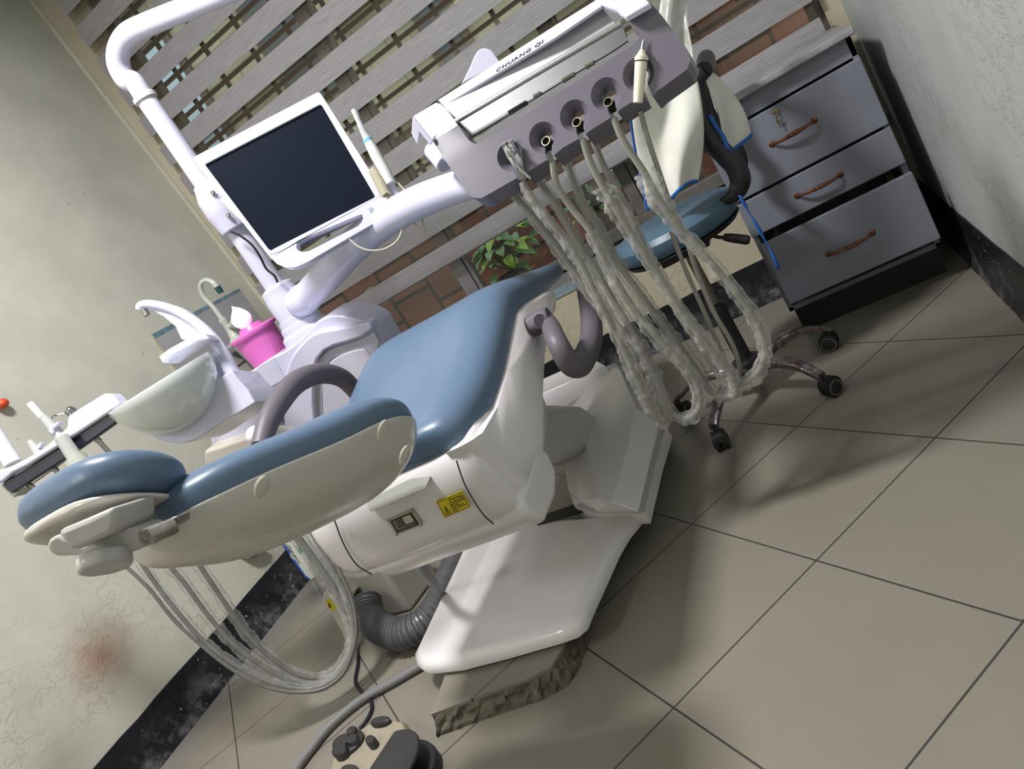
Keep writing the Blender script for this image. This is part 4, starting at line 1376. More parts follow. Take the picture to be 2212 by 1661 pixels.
# ------------------------------------------------------------ monitor and intraoral camera
MD = 1.86
mn = thing('monitor', 'white framed flat monitor with dark screen and open carry handle on the column', 'monitor', at(520, 450, d=MD + .05))
out = smooth_px([(415, 345), (420, 339), (500, 298), (600, 246), (684, 200), (691, 201), (694, 206)], 3)[0:]
out = [(416, 342), (424, 337), (683, 199), (690, 199), (695, 205), (760, 310), (828, 412)] + smooth_px([(834, 425), (837, 445), (829, 465), (812, 480), (760, 508), (700, 545), (664, 566), (640, 576), (620, 578), (600, 572), (588, 562)], 3) + [(560, 528), (416, 347)]
hole = [(648, 518), (776, 464), (782, 463), (784, 470), (780, 482), (766, 492), (690, 530), (668, 542), (650, 543), (640, 537), (641, 526)]
scr = [(443, 355), (693, 225), (810, 425), (583, 540)]
# frame as ring of quads: outer frame minus screen and handle hole, via boolean-free bridge
bm = nb()
bz = [(416, 342), (690, 199), (695, 205), (830, 416)]


def fill_between(bm, A, B, d, th):
    n = len(A)
    fa = [bm.verts.new(at(*p, d=d)) for p in A]; fb = [bm.verts.new(at(*p, d=d)) for p in B]
    ba_ = [bm.verts.new(at(*p, d=d) + FWD * th) for p in A]; bb = [bm.verts.new(at(*p, d=d) + FWD * th) for p in B]
    for i in range(n):
        j = (i + 1) % n
        for q in ((fa[i], fa[j], fb[j], fb[i]), (ba_[j], ba_[i], bb[i], bb[j]), (fa[j], fa[i], ba_[i], ba_[j]), (fb[i], fb[j], bb[j], bb[i])):
            bm.faces.new(q)


# outer ring of the whole casing above the handle
fill_between(bm, [(416, 344), (420, 338), (685, 199), (691, 200), (695, 205), (830, 416), (826, 420), (600, 536 + 12), (592, 548), (580, 552)],
             [(443, 356), (446, 353), (690, 226), (693, 226), (696, 229), (810, 424), (808, 427), (590, 538), (586, 541), (580, 538)], MD, .045)
obj('screen_frame', bm, M_WHITE2, mn, ang=40, bevel=.002)
bm = nb()
A = [(580, 552), (592, 548), (600, 548), (826, 420), (830, 416), (836, 428), (838, 445), (829, 465), (812, 480), (760, 510), (700, 545), (664, 566), (640, 577), (616, 578), (598, 570)]
B = [(641, 526), (644, 522), (648, 518), (776, 464), (780, 463), (783, 465), (784, 472), (781, 480), (774, 488), (740, 505), (690, 531), (668, 542), (655, 544), (646, 542), (640, 536)]
fill_between(bm, A, B, MD, .035)
obj('handle_frame', bm, M_WHITE2, mn, ang=40, bevel=.003)
t = NT('screen_dark'); t.col((20, 26, 37)); t.set(Roughness=.2, Specular_IOR_Level=.2)
bm = nb(); prism(bm, [at(*p, d=MD + .006) for p in ((441, 355), (694, 223), (812, 426), (582, 542))], FWD * .03)
obj('screen', bm, t.m, mn, smooth=False)
c = at(802, 453, d=MD - .001)
bm = nb(); lathe(bm, c, -FWD, [(0, .006), (.0008, .006), (.001, .004)], 20); obj('power_button', bm, pm('button_blue_grey', (150, 162, 176), .3), mn)
bm = nb(); lathe(bm, at(821, 441, d=MD - .001), -FWD, [(0, .0026), (.0006, .0025)], 12); obj('status_light', bm, M_BLACK, mn)
padd('mount_block', [(470, 430), (520, 405), (560, 450), (520, 480)], MD + .045, .06, M_WHITE2, mn, .01)
CD = 1.83
ic = thing('intraoral_camera', 'white intraoral camera wand with blue ring in its holder beside the monitor', 'camera', at(835, 370, d=CD))
bm = nb(); tube(bm, [at(*p, d=CD) for p in ((765, 237), (775, 262), (788, 290), (797, 306))], [.0085, .0068, .009, .012], seg=16); obj('wand_tip', bm, clear_mat('wand_sleeve', (214, 220, 222), .75, .2, .3), ic)
bm = nb(); lathe(bm, at(794, 301, d=CD), (at(799, 312, d=CD) - at(794, 301, d=CD)), [(0, .0125), (.007, .0128)], 20); obj('blue_ring', bm, pm('ring_blue', (110, 176, 220), .3), ic)
bm = nb(); tube(bm, [at(*p, d=CD) for p in ((797, 307), (812, 335), (832, 370), (845, 395))], [.0125, .0145, .014, .012], seg=18); obj('wand_handle', bm, pm('wand_white', (208, 212, 206), .3), ic)
padd('holder_clip', [(826, 380), (838, 376), (862, 412), (862, 424), (848, 424), (826, 396)], CD + .01, .03, M_WHITE2, ic, .003)
a, b = at(806, 366, d=CD + .02), at(834, 422, d=CD - .01)
ax = (b - a).normalized(); u = ax.orthogonal().normalized(); v = ax.cross(u)
helix = [a + ax * ((b - a).length * i / 168) + (u * math.cos(i * 2 * PI / 12) + v * math.sin(i * 2 * PI / 12)) * .0105 for i in range(169)]
bm = nb(); tube(bm, helix, .0027, smooth=False, seg=7); obj('coiled_cable', bm, pm('cable_cream', (196, 190, 166), .45), ic)
M_CABLE = pm('cable_cream2', (186, 182, 162), .5)
bm = nb(); tube(bm, px3([(834, 424), (852, 440), (866, 470), (868, 498), (856, 522), (830, 538), (800, 541), (775, 533), (755, 517)], d=CD), .0024, seg=8); obj('cable_loop', bm, M_CABLE, ic)
bm = nb(); tube(bm, px3([(858, 425), (885, 465), (905, 498), (914, 506), (917, 498), (905, 455), (880, 418), (860, 395)], d=CD), .0024, seg=8); obj('cable_loop', bm, M_CABLE, ic)

# ------------------------------------------------------------ stool with draped apron
C0 = Vector((-.365, 2.10, 0))
stl = thing('stool', 'blue round dentist stool on chrome five star castor base by the window', 'stool', C0)
M_SEATB = pm('stool_vinyl', (72, 98, 116), .4, var=.05, bump=.05, bs=120)
bm = nb(); lathe(bm, C0 + Vector((0, 0, .535)), (0, 0, 1), [(0, .150), (.004, .168), (.02, .180), (.045, .182), (.06, .172), (.07, .145), (.075, .08), (.0755, .001)], 48)
obj('seat', bm, M_SEATB, stl)
bm = nb(); lathe(bm, C0 + Vector((0, 0, .520)), (0, 0, 1), [(0, .16), (.014, .175), (.016, .16)], 40)
box(bm, (C0.x - .07, C0.y - .06, .49), (C0.x + .07, C0.y + .06, .521))
obj('seat_plate', bm, M_BLACK, stl, bevel=.002)
t = NT('column_rusty'); f = t.noise(30, 5, .8)
t.col(t.ramp(f, [(.4, (120, 118, 112)), (.55, (120, 110, 98)), (.62, (84, 48, 36))])); t.set(Roughness=.35, Metallic=.7)
bm = nb(); cyl(bm, C0 + Vector((0, 0, .30)), C0 + Vector((0, 0, .50)), .014, seg=24); obj('gas_column', bm, t.m, stl)
bm = nb(); lathe(bm, C0 + Vector((0, 0, .09)), (0, 0, 1), [(0, .024), (.2, .022), (.21, .026), (.225, .024), (.23, .016)], 28); obj('column_sleeve', bm, pm('sleeve_black', (34, 34, 38), .3), stl)
t = NT('leg_worn_chrome'); f = t.noise(38, 6, .8)
t.col(t.ramp(f, [(.42, (176, 170, 176)), (.52, (96, 78, 76)), (.7, (64, 46, 44))]))
t.l(t.ramp(f, [(.42, (1, 1, 1)), (.55, (.2, .2, .2))]), t.b.inputs['Metallic']); t.set(Roughness=.3)
M_LEG = t.m
bm = nb(); lathe(bm, C0 + Vector((0, 0, .075)), (0, 0, 1), [(0, .03), (.006, .045), (.05, .045), (.058, .032)], 28); obj('hub', bm, M_BLACK, stl)
M_WHEEL = pm('castor_black', (30, 31, 34), .5)
M_RIM = pm('castor_rim', (112, 104, 88), .5)
for k in range(5):
    an = R(-117 + 72 * k)
    d = Vector((math.cos(an), math.sin(an), 0)); s = Vector((-d.y, d.x, 0))
    rings = []
    for f, z, hw, hh in ((.03, .100, .021, .016), (.08, .112, .020, .015), (.14, .116, .018, .013), (.20, .104, .016, .011), (.245, .080, .015, .010), (.262, .066, .015, .010)):
        rings.append(srect(C0 + d * f + Vector((0, 0, z)), s, (0, 0, 1), hw, hh, n=4, seg=20))
    bm = nb(); loft(bm, rings); lg = obj('leg', bm, M_LEG, stl)
    tw = R(30 + 55 * k); cd_ = Vector((math.cos(an + tw), math.sin(an + tw), 0)); cs = Vector((-cd_.y, cd_.x, 0))
    wc = C0 + d * .26 + cd_ * .012 + Vector((0, 0, .0255))
    bm = nb()
    cyl(bm, C0 + d * .256 + Vector((0, 0, .045)), C0 + d * .256 + Vector((0, 0, .072)), .008)
    lathe(bm, wc - cs * .020, cs, [(0, .020), (.002, .0255), (.016, .0255), (.0165, .012), (.0235, .012), (.024, .0255), (.038, .0255), (.040, .020)], 28)
    loft(bm, [srect(wc + cs * q + Vector((0, 0, .006)), cd_, (0, 0, 1), .026, .025, .004, n=2.4, seg=20) for q in (-.017, .017)])
    cw = obj('castor', bm, M_WHEEL, lg)
    bm = nb()
    for sg in (-1, 1): lathe(bm, wc + cs * (.0196 * sg), cs * sg, [(0, .0215), (.0012, .0215), (.0012, .0185), (0, .0185)], 28, cap=False)
    obj('castor_rim', bm, M_RIM, lg)
LY = 2.02
bm = nb(); tube(bm, px3([(1500, 486), (1525, 504), (1550, 512), (1566, 513)], y=LY), [.005, .005, .005, .005], seg=10)
lv = obj('height_lever', bm, M_BLACK, stl)
bm = nb(); tube(bm, px3([(1563, 512), (1580, 514), (1612, 518), (1620, 519)], y=LY), [.009, .012, .013, .009], seg=12); obj('lever_grip', bm, M_BLACK, lv)
# stool back: black padded loop at the right of the seat
M_BACKB = pm('stool_back_black', (24, 24, 27), .38)
PB = [(1520, 152), (1506, 168), (1498, 188), (1506, 225), (1520, 270), (1538, 305), (1566, 335), (1588, 358), (1599, 388), (1592, 412), (1574, 428), (1550, 442), (1520, 462)]
pp = px3(PB, y=2.02)
bm = nb(); tube(bm, pp, [.020, .024, .026, .026, .025, .026, .026, .027, .027, .024, .016, .010, .008], seg=18, k=6)
bk = obj('back_frame', bm, M_BACKB, stl)
pp2 = [p + Vector((.0, .28, 0)) for p in pp[:10]]
bm = nb(); tube(bm, pp2, .022, seg=14, k=4); obj('back_frame_far', bm, M_BACKB, stl)
bm = nb(); tube(bm, [pp[0], pp[0] + Vector((.01, .14, .02)), pp2[0]], .022, seg=14); obj('back_top_rail', bm, M_BACKB, stl)
bm = nb(); tube(bm, [pp[9], pp[9] + Vector((.0, .14, -.01)), pp2[9]], .018, seg=14); obj('back_low_rail', bm, M_BACKB, stl)


def patch(bm, corners, nu, nv, fold):
    """bilinear sheet from four 3d corners tl, tr, br, bl; fold(u, v) gives an offset"""
    tl, tr, br_, bl = corners
    G = []
    for j in range(nv + 1):
        v = j / nv; row = []
        for i in range(nu + 1):
            u = i / nu
            p = tl * (1 - u) * (1 - v) + tr * u * (1 - v) + br_ * u * v + bl * (1 - u) * v
            row.append(bm.verts.new(p + fold(u, v)))
        G.append(row)
    for j in range(nv):
        for i in range(nu):
            bm.faces.new((G[j][i], G[j][i + 1], G[j + 1][i + 1], G[j + 1][i]))
    return G


M_APRON = pm('apron_cream', (218, 218, 208), .75, var=.06, vs=12, bump=.15, bs=40)
M_BLUETRIM = pm('apron_trim_blue', (30, 92, 168), .6)
ap = thing('apron', 'off white apron with blue binding draped over the stool back', 'apron', at(1500, 300, y=1.97))
bm = nb()
cs_ = [at(1366, 150, y=1.97), at(1502, 150, y=2.0), at(1508, 398, y=1.93), at(1392, 446, y=1.93)]


def fd(u, v):
    return Vector((.012 * math.sin(v * 5 + 1) * (u > .8) * 0, -.016 * math.sin(u * 9 + v * 2) * (.3 + v) - .010 * math.sin(v * 7 + u * 5), .0)) + RIGHT * (.018 * math.sin(v * 3.1) * u - .012 * math.sin(v * 4) * (1 - u)) - Vector((0, 0, 1)) * (.012 * math.sin(u * 6) * v)


G = patch(bm, cs_, 26, 34, fd)
# trims along left edge and hem
edge = [G[j][0].co.copy() for j in range(35)]; hem = [G[34][i].co.copy() for i in range(27)]
obj('front_panel', bm, M_APRON, ap, solid=.002, ang=80, recalc=False)
bm = nb(); tube(bm, edge, .0045, smooth=False, seg=8, flat=.5); tube(bm, hem, .0045, smooth=False, seg=8); obj('blue_binding', bm, M_BLUETRIM, ap)
bm = nb()
cs_ = [at(1512, 150, y=2.02), at(1545, 160, y=2.16), at(1622, 290, y=2.14), at(1560, 345, y=2.02)]
G = patch(bm, cs_, 14, 18, lambda u, v: Vector((0, -.014 * math.sin(u * 6 + v * 3), 0)) + RIGHT * (.02 * math.sin(v * 3.1)))
hem = [G[18][i].co.copy() for i in range(15)]
obj('rear_panel', bm, M_APRON, ap, solid=.002, ang=80, recalc=False)
bm = nb(); tube(bm, hem, .005, smooth=False, seg=8); obj('blue_binding', bm, M_BLUETRIM, ap)
bm = nb()
P = px3([(1528, 248), (1540, 272), (1556, 292), (1566, 318), (1578, 334)], y=2.0)
Q = [p + RIGHT * .012 for p in P]
for i in range(len(P) - 1): bm.faces.new([bm.verts.new(x) for x in (P[i], P[i + 1], Q[i + 1], Q[i])])
bmesh.ops.remove_doubles(bm, verts=bm.verts, dist=1e-5)
obj('waist_tie', bm, M_BLUETRIM, ap, solid=.001, recalc=False)
bm = nb()
P = catmull(px3([(1597, 420), (1612, 448), (1630, 478), (1650, 515), (1668, 548), (1682, 582)], y=2.0), 4)
for i in range(len(P) - 1):
    a_, b_ = P[i], P[i + 1]
    w1 = RIGHT * (.004 + .002 * math.sin(i * .8)); w2 = RIGHT * (.004 + .002 * math.sin((i + 1) * .8))
    bm.faces.new([bm.verts.new(x) for x in (a_ - w1, a_ + w1, b_ + w2, b_ - w2)])
bmesh.ops.remove_doubles(bm, verts=bm.verts, dist=1e-5)
obj('hanging_tie', bm, M_BLUETRIM, ap, solid=.001, recalc=False)
bm = nb()
patch(bm, [at(1385, -40, y=2.10), at(1497, -40, y=2.12), at(1488, 205, y=2.06), at(1400, 150, y=2.06)], 16, 26, lambda u, v: Vector((0, -.012 * math.sin(u * 11 + v * 4), 0)) + RIGHT * (-.012 * math.sin(v * 6.2) * u))
tag(obj('plastic_cover', bm, clear_mat('cover_film', (214, 216, 206), .55, .2, .3, 20), ang=80, recalc=False, solid=.0006), 'cloudy clear plastic cover hanging behind the right end of the instrument tray', 'plastic cover')

# ------------------------------------------------------------ drawer cabinet
M_CAB = pm('cabinet_grey_paint', (124, 128, 140), .38, var=.05, vs=6, bump=.06, bs=50)
M_CABTOP = pm('cabinet_top_paint', (150, 150, 152), .5, var=.12, vs=16, bump=.25, bs=40)
CY = 2.40
cb_ = thing('drawer_cabinet', 'grey painted three drawer cabinet against the right wall, bottom drawer pulled out', 'cabinet', (.02, 2.6, 0))


def cabx(px, py, y=CY): return at(px, py, y=y)


xr = cabx(1930, 290).x
xle = cabx(1630, 530).x
xr = .236; xle = -.222
ztop_ = cabx(1838, 75).z
bm = nb()
box(bm, (xle, CY, .10), (xle + .016, 2.82, ztop_)); box(bm, (xr - .016, CY, .10), (xr, 2.82, ztop_))
box(bm, (xle, 2.805, .10), (xr, 2.82, ztop_)); box(bm, (xle, CY, .10), (xr, 2.82, .115))
zg1 = cabx(1845, 123).z
box(bm, (xle, CY, zg1), (xr, CY + .016, ztop_))
obj('carcass', bm, M_CAB, cb_, smooth=False, bevel=.0015)
bm = bx((xle + .01, CY + .05, .0), (xr - .01, 2.80, .10)); obj('shade_block', bm, M_BLACK, cb_, smooth=False)  # black block added for the deep shade under the cabinet
bm = bx((xle - .015, CY - .035, ztop_), (xr + .012, 2.832, ztop_ + .021)); obj('worktop', bm, M_CABTOP, cb_, smooth=False, bevel=.006)


def quadbox(name, P, y, th, mat, par, bev=.004):
    bm = nb(); prism(bm, [at(*p, y=y) for p in P], (0, th, 0)); return obj(name, bm, mat, par, smooth=False, bevel=bev)


def drawer(x0, x1, z0, z1, y, hp=None, body=.35):
    bm = bx((x0, y, z0), (x1, y + .018, z1)); d = obj('drawer', bm, M_CAB, cb_, smooth=False, bevel=.004)
    bm = nb(); w = .010
    box(bm, (x0 + .03, y + .018, z0 + .015), (x0 + .04, y + body, z1 - .03)); box(bm, (x1 - .04, y + .018, z0 + .015), (x1 - .03, y + body, z1 - .03)); box(bm, (x0 + .03, y + .018, z0 + .01), (x1 - .03, y + body, z0 + .018))
    obj('drawer_box', bm, pm('drawer_wood%d' % len(WO), (178, 164, 140), .6), d, smooth=False)
    return d


t = NT('antique_copper'); t.col(t.ramp(t.noise(120, 4, .8), [(.4, (150, 96, 70)), (.6, (70, 52, 44))])); t.set(Roughness=.35, Metallic=.75); M_COPPER = t.m


def handle(a, b, y, par):
    A, B = at(*a, y=y), at(*b, y=y)
    d = (B - A)
    bm = nb()
    f_ = Vector((0, -.028, 0))
    tube(bm, [A, A + d * .06 + f_ * .45, A + d * .2 + f_ * .85, A + d * .5 + f_, A + d * .8 + f_ * .85, A + d * .94 + f_ * .45, B], [.0035, .004, .0045, .0075, .0045, .004, .0035], seg=10, k=6)
    for P in (A, B): lathe(bm, P + Vector((0, .0005, 0)), (0, -1, 0), [(0, .010), (.002, .009), (.004, .005), (.0045, .001)], 16)
    o = obj('handle', bm, M_COPPER, par)
    return o


zA = cabx(1845, 127).z
Y1 = CY - .020
z_b1 = at(1918, 272, y=Y1).z
d1 = drawer(xle, xr, z_b1 + .004, zg1 - .006, Y1)
handle((1668, 312), (1759, 260), Y1, d1)
z_b2 = at(1956, 352, y=Y1).z
d2 = drawer(xle, xr, z_b2, z_b1 - .004, Y1)
handle((1722, 423), (1815, 377), Y1, d2)
Y3 = CY - .085
xa, xb = at(1708, 660, y=Y3).x, at(2033, 513, y=Y3).x
d3 = drawer(xa, xb, (at(1708, 660, y=Y3).z + at(2033, 513, y=Y3).z) / 2, (at(1636, 538, y=Y3).z + at(1966, 368, y=Y3).z) / 2, Y3)
handle((1790, 549), (1884, 503), Y3, d3)
lk = at(1674, 240, y=Y1)
bm = nb(); lathe(bm, lk, (0, -1, 0), [(0, .010), (.006, .010), (.008, .008), (.008, .003)], 24); lo = obj('lock', bm, pm('lock_brass', (150, 140, 118), .3, .8), d1)
ky = thing('key', 'small worn key hanging from the lock of the top drawer', 'key', lk + Vector((0, -.012, 0)))
bm = nb()
k0 = at(1676, 250, y=Y1 - .012); k1 = at(1681, 262, y=Y1 - .012); k2 = at(1687, 276, y=Y1 - .012)
lathe(bm, k1 + Vector((0, -.001, 0)), (0, 1, 0), [(0, .0065), (.002, .0065)], 16)
tube(bm, [k1, k2], .0018, smooth=False, seg=6); tube(bm, [lk + Vector((0, -.016, 0)), k0, k1], .0014, seg=6)
obj('key_body', bm, pm('key_metal', (130, 118, 92), .35, .8), ky)
bm = nb(); tube(bm, [k0 + Vector((math.cos(a) * .008 + .004, -.001, math.sin(a) * .008 - .006)) for a in [2 * PI * i / 16 for i in range(17)]], .0007, smooth=False, seg=5); obj('key_ring', bm, M_STEEL, ky)

# ------------------------------------------------------------ floor things
fpd = thing('foot_pedal', 'beige and black dental foot control on the floor at the bottom edge', 'foot pedal', at(830, 1640, z=0))
M_BEIGE = pm('pedal_beige', (152, 144, 126), .45, var=.05)
M_RUB = pm('pedal_rubber', (42, 42, 42), .55, bump=.2, bs=90)
bodyp = smooth_px([(711, 1655), (714, 1640), (722, 1622), (745, 1598), (776, 1572), (792, 1563), (812, 1552), (840, 1549), (870, 1553)], 4) + [(880, 1570), (860, 1640), (800, 1720), (740, 1720), (705, 1690)]
bm = nb()
loft(bm, [[at(px, py, z=.055) * 1 - Vector((0, 0, .05)) for px, py in bodyp], [at(px, py, z=.055) - Vector((0, 0, .015)) for px, py in bodyp], [at(px, py, z=.055).lerp(at(800, 1640, z=.055), .07) for px, py in bodyp]])
obj('pedal_body', bm, M_BEIGE, fpd, ang=40, bevel=.003)
pc = at(838, 1668, z=.05); pr_ = (at(906, 1594, z=.05) - pc).length
bm = nb(); lathe(bm, (pc.x, pc.y, .004), (0, 0, 1), [(0, pr_ * 1.12), (.012, pr_ * 1.15), (.022, pr_ * 1.12), (.026, pr_ * .95)], 48)
obj('pedal_skirt', bm, pm('skirt_black', (30, 31, 36), .5), fpd)
cut_a, cut_b = at(872, 1556, z=.066), at(790, 1680, z=.066)
dirv = (cut_b - cut_a).normalized(); nrm = Vector((dirv.y, -dirv.x, 0))
if nrm.dot(pc - cut_a) < 0: nrm = -nrm
ring = []
for i in range(64):
    a = 2 * PI * i / 64
    p = Vector((pc.x + math.cos(a) * pr_, pc.y + math.sin(a) * pr_, .062))
    s_ = (p - cut_a).dot(nrm)
    if s_ < 0: p = p - nrm * s_
    ring.append(Vector((p.x, p.y, .062)))
bm = nb(); prism(bm, ring, (0, 0, .010)); obj('tread_disc', bm, M_RUB, fpd, ang=40, bevel=.004)


def oval(name, c, e1, e2, z, h, mat):
    c_ = at(*c, z=z); a_ = at(*e1, z=z) - c_; b_ = at(*e2, z=z) - c_
    bm = nb(); rings = []
    for hh, sc_ in ((-.012, 1), (h * .6, 1), (h, .85)):
        rings.append([c_ + Vector((0, 0, hh)) + (a_ * math.cos(t_) + b_ * math.sin(t_)) * sc_ for t_ in [2 * PI * k / 32 for k in range(32)]])
    loft(bm, rings); return obj(name, bm, mat, fpd)


oval('oval_button', (823, 1560), (844, 1554), (826, 1568), .06, .008, M_RUB)
oval('round_button', (806, 1606), (817, 1602), (808, 1616), .06, .014, M_RUB)
oval('side_button', (758, 1672), (775, 1660), (745, 1660), .06, .01, M_RUB)
oval('rocker_base', (753, 1608), (784, 1582), (740, 1596), .058, .008, M_RUB)
oval('rocker_lobe', (740, 1604), (758, 1590), (733, 1597), .066, .010, M_RUB)
oval('rocker_lobe', (764, 1601), (776, 1592), (759, 1594), .066, .010, M_RUB)
oval('rocker_lobe', (738, 1624), (752, 1612), (731, 1617), .066, .010, M_RUB)
oval('rocker_lobe', (762, 1583), (772, 1574), (757, 1578), .066, .010, M_RUB)

M_DUCT = pm('duct_dark_grey', (84, 84, 86), .35, var=.1, vs=20)
M_COND = pm('conduit_grey', (128, 128, 128), .4)
dp = [(792, 1300, .10), (800, 1335, .075), (828, 1360, .058), (870, 1368, .055), (915, 1348, .055), (948, 1310, .052), (968, 1262, .054), (988, 1215, .056), (1006, 1165, .058)]
bm = nb(); tube(bm, [at(a, b, z=c_) for a, b, c_ in dp], .043, seg=28, k=10, ribs=(.0135, .0028))
tag(obj('ribbed_duct', bm, M_DUCT, ang=25), 'thick dark grey ribbed duct looping from the floor box to the chair plate', 'duct')
cp_ = [(935, 1425), (905, 1440), (850, 1472), (780, 1512), (715, 1566), (670, 1620), (640, 1661), (620, 1700)]
bm = nb(); tube(bm, [at(a, b, z=.0135) for a, b in cp_], .0115, seg=16, k=10, ribs=(.0058, .0008))
tag(obj('flexible_conduit', bm, M_COND, ang=25), 'thin grey corrugated conduit running from the chair plate past the foot pedal', 'conduit')
bm = nb(); tube(bm, [at(a, b, z=c_) for a, b, c_ in ((905, 1215, .30), (925, 1245, .22), (955, 1288, .08), (985, 1335, .03))], .012, seg=14, k=8, ribs=(.007, .0009))
tag(obj('flexible_conduit', bm, M_COND, ang=25), 'short grey corrugated conduit beside the thick duct under the chair', 'conduit')
bm = nb(); tube(bm, [at(a, b, z=.006) for a, b in ((770, 1390), (773, 1430), (767, 1470), (778, 1492), (797, 1508), (803, 1528), (794, 1552), (776, 1574))], .0045, seg=10)
tag(obj('pedal_cable', bm, pm('cable_navy', (22, 26, 40), .45), ang=60), 'black cable running across the floor to the foot pedal', 'cable')
# floor box of the side unit
M_FBOX = pm('floor_box_grey', (178, 176, 168), .35)
fb = thing('floor_box', 'light grey floor box with round duct outlet under the side unit', 'floor box', at(850, 1330, z=0))
a_, b_, c3 = at(835, 1334, z=0), at(890, 1320, z=0), at(926, 1262, z=0)
l3 = at(758, 1262, z=0)
hgt3 = .17
fl = [a_, b_, b_ + (b_ - a_).normalized() * .01 + Vector((.02, .16, 0)), Vector((a_.x - .18, a_.y + .26, 0)), Vector((a_.x - .12, a_.y + .06, 0))]
bm = nb(); prism(bm, fl, (0, 0, hgt3)); obj('box_body', bm, M_FBOX, fb, ang=40, bevel=.012)
oc = at(795, 1292, d=(a_ - CAM).dot(FWD) + .0)
bm = nb(); od = (CAM + Vector((-.35, 0, -.25)) - oc).normalized()
lathe(bm, oc - od * .05, od, [(0, .062), (.02, .062), (.022, .056), (.06, .050), (.06, .044), (.02, .044)], 40, cap=False)
for k in range(24):
    a2 = 2 * PI * k / 24; u = od.orthogonal().normalized(); v = od.cross(u)
    ball(bm, oc - od * .04 + (u * math.cos(a2) + v * math.sin(a2)) * .062, .004, 1, 1, 1, 6, 5)
obj('duct_outlet', bm, M_FBOX, fb)
bm = nb(); lathe(bm, oc - od * .03, od, [(0, .044), (.001, .001)], 30); obj('outlet_dark', bm, pm('outlet_amber', (120, 104, 66), .4), fb)
# adapter box with yellow sticker
ad = thing('adapter_box', 'narrow white box with yellow warning sticker leaning behind the looped hoses', 'adapter', at(740, 1385, z=0))
AD2 = (at(753, 1395, z=.01) - CAM).dot(FWD)
padd('box_body', [(697, 1293), (699, 1281), (708, 1276), (718, 1284), (772, 1372), (760, 1400), (749, 1392), (737, 1362)], AD2 - .04, .04, pm('adapter_white', (200, 198, 188), .35), ad, .003)
padd('yellow_sticker', [(702, 1298), (715, 1293), (729, 1315), (715, 1320)], AD2 - .041, .002, M_YEL, ad, 0)
padd('sticker_mark', [(709, 1303), (711, 1302), (716, 1312), (711, 1313)], AD2 - .0414, .0003, M_INK, ad, 0)
# printed carton
ca = thing('carton', 'white printed carton with green palm and blue edge against the left wall', 'carton', at(665, 1250, z=0))
CD2 = (at(665, 1253, z=0) - CAM).dot(FWD) - .01
M_CARD = pm('carton_white', (196, 198, 190), .6)
padd('carton_body', [(588, 1150), (690, 1120), (760, 1215), (720, 1245), (676, 1252), (662, 1251)], CD2, .16, M_CARD, ca, .001)
padd('blue_band', [(589, 1152), (598, 1150), (611, 1166), (612, 1176), (626, 1190), (627, 1203), (638, 1210), (646, 1222), (660, 1243), (672, 1251), (662, 1251)], CD2 - .0006, .0005, pm('carton_blue', (44, 84, 160), .5), ca, 0)
padd('green_patch', [(594, 1161), (600, 1161), (604, 1170), (601, 1171)], CD2 - .001, .0005, pm('carton_green', (50, 130, 110), .5), ca, 0)
bm = nb()
pcn = (651, 1184)
for k in range(11):
    a2 = 2 * PI * k / 11 + .2
    e = (pcn[0] + 12 * math.cos(a2), pcn[1] + 15 * math.sin(a2))
    m1 = (pcn[0] + 6 * math.cos(a2 - .25), pcn[1] + 8 * math.sin(a2 - .25)); m2 = (pcn[0] + 6 * math.cos(a2 + .25), pcn[1] + 8 * math.sin(a2 + .25))
    prism(bm, [at(*p, d=CD2 - .0008) for p in (pcn, m1, e, m2)], -FWD * .0004)
obj('palm_print', bm, pm('palm_green', (48, 140, 76), .5), ca, smooth=False)
bm = nb()
prism(bm, [at(*p, d=CD2 - .0006) for p in ((664, 1213), (672, 1210), (680, 1216), (706, 1250), (690, 1252), (676, 1240))], -FWD * .0003)
obj('carton_print', bm, pm('carton_sand', (150, 146, 124), .6), ca, smooth=False)
xd = at(618, 1182, d=CD2) - at(600, 1154, d=CD2)
yd = FWD.cross(xd) * -1
if yd.dot(RIGHT) < 0: yd = -yd
for s_, p_, sz_, mt in (('CREAM', (602, 1160), .016, (70, 80, 110)), ('TRIPLE', (618, 1181), .018, (50, 52, 50)), ('FRESH', (634, 1202), .014, (58, 110, 80))):
    text_obj('carton_text', s_, pm('ct_' + s_.lower(), mt, .5), sz_, at(*p_, d=CD2 - .0012), xd, yd, ca, .0002)

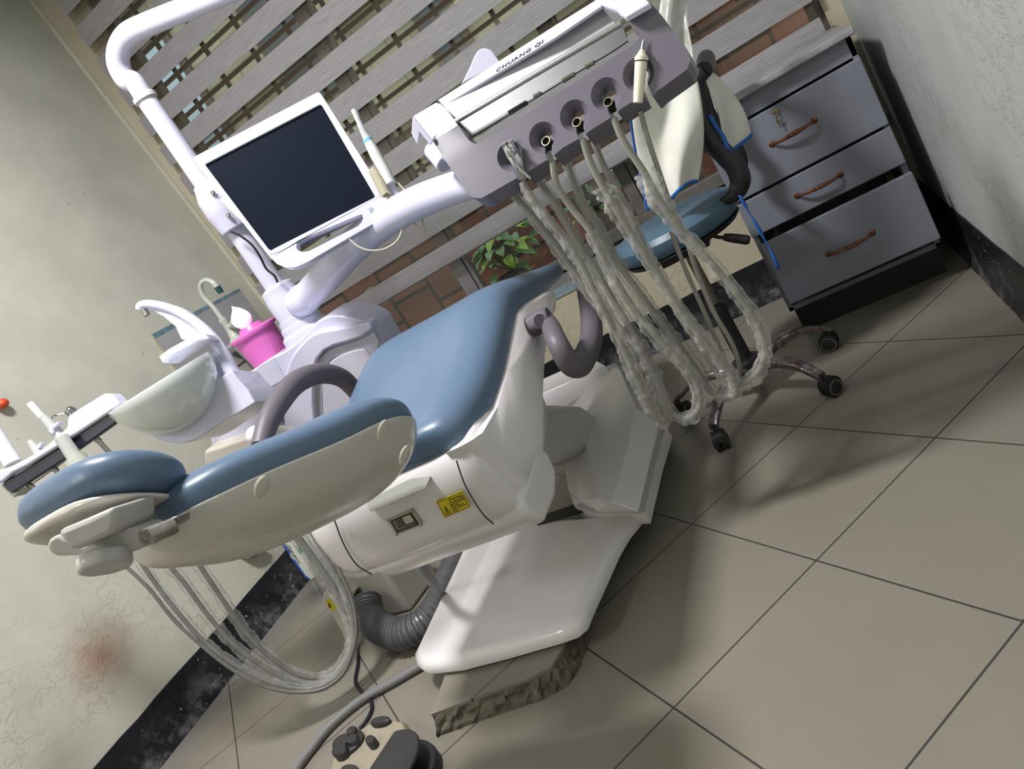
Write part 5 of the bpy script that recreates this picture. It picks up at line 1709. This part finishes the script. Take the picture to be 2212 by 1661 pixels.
# hoses of the assistant's holder
def hosed(label, P, d0, d1, r, rs, span=None):
    n = len(P); pts = []
    for i, (px, py) in enumerate(P):
        f = i / (n - 1)
        d = d0 + (d1 - d0) * f if not isinstance(d0, list) else d0[min(i, len(d0) - 1)]
        p = at(px, py, d=d)
        if p.z < r + .012: p = at(px, py, z=r + .012)
        pts.append(p)
    th = thing('suction_hose', label, 'hose', pts[0], 'hoses of the assistant holder')
    del th['group']
    bm = nb(); tube(bm, pts, r, seg=10, k=7); obj('tube', bm, M_HOSE2, th)
    if span:
        a, b = int(span[0] * (n - 1)), int(math.ceil(span[1] * (n - 1)))
        bm = nb(); tube(bm, pts[a:b + 1], rs, seg=16, k=14, wob=.22, cap=False); obj('clear_sleeve', bm, M_SLEEVE2, th, ang=80, recalc=False)


M_HOSE2 = pm('hose_mid_grey', (104, 102, 97), .5)
M_SLEEVE2 = clear_mat('thin_sleeve', (200, 202, 196), .12, .2, .6, 80)
hosed('thin grey hose crossing outermost below the head rest knob, without sleeve', [(64, 1047), (104, 1078), (180, 1148), (270, 1222), (322, 1272), (372, 1335), (425, 1385), (490, 1438), (560, 1478), (625, 1494), (690, 1490), (735, 1462), (758, 1420), (770, 1365), (762, 1300), (735, 1235), (700, 1160), (680, 1110)], 1.86, 1.95, .0048, 0)
hosed('sleeved grey hose just inside the thin outer one below the head rest', [(113, 1008), (152, 1048), (220, 1115), (290, 1195), (330, 1252), (380, 1318), (440, 1385), (510, 1438), (590, 1476), (665, 1488), (722, 1466), (756, 1420), (766, 1365), (755, 1300), (725, 1240), (690, 1180), (655, 1120)], 1.86, 1.97, .0062, .0135, (.2, 1))
hosed('sleeved grey hose, middle one of those hanging under the back rest', [(210, 948), (256, 1004), (310, 1100), (356, 1205), (400, 1262), (450, 1330), (505, 1392), (570, 1440), (640, 1478), (700, 1478), (745, 1440), (762, 1385), (755, 1330), (725, 1275), (680, 1205), (640, 1150)], 1.86, 2.0, .0062, .0145, (.15, 1))
hosed('sleeved grey hose nearest the black skirting under the back rest', [(190, 1035), (260, 1080), (340, 1135), (411, 1195), (450, 1250), (492, 1312), (535, 1370), (585, 1420), (645, 1458), (705, 1462), (745, 1425), (760, 1370), (740, 1310), (700, 1250), (660, 1190), (618, 1140)], 1.86, 2.03, .0066, .015, (.2, 1))
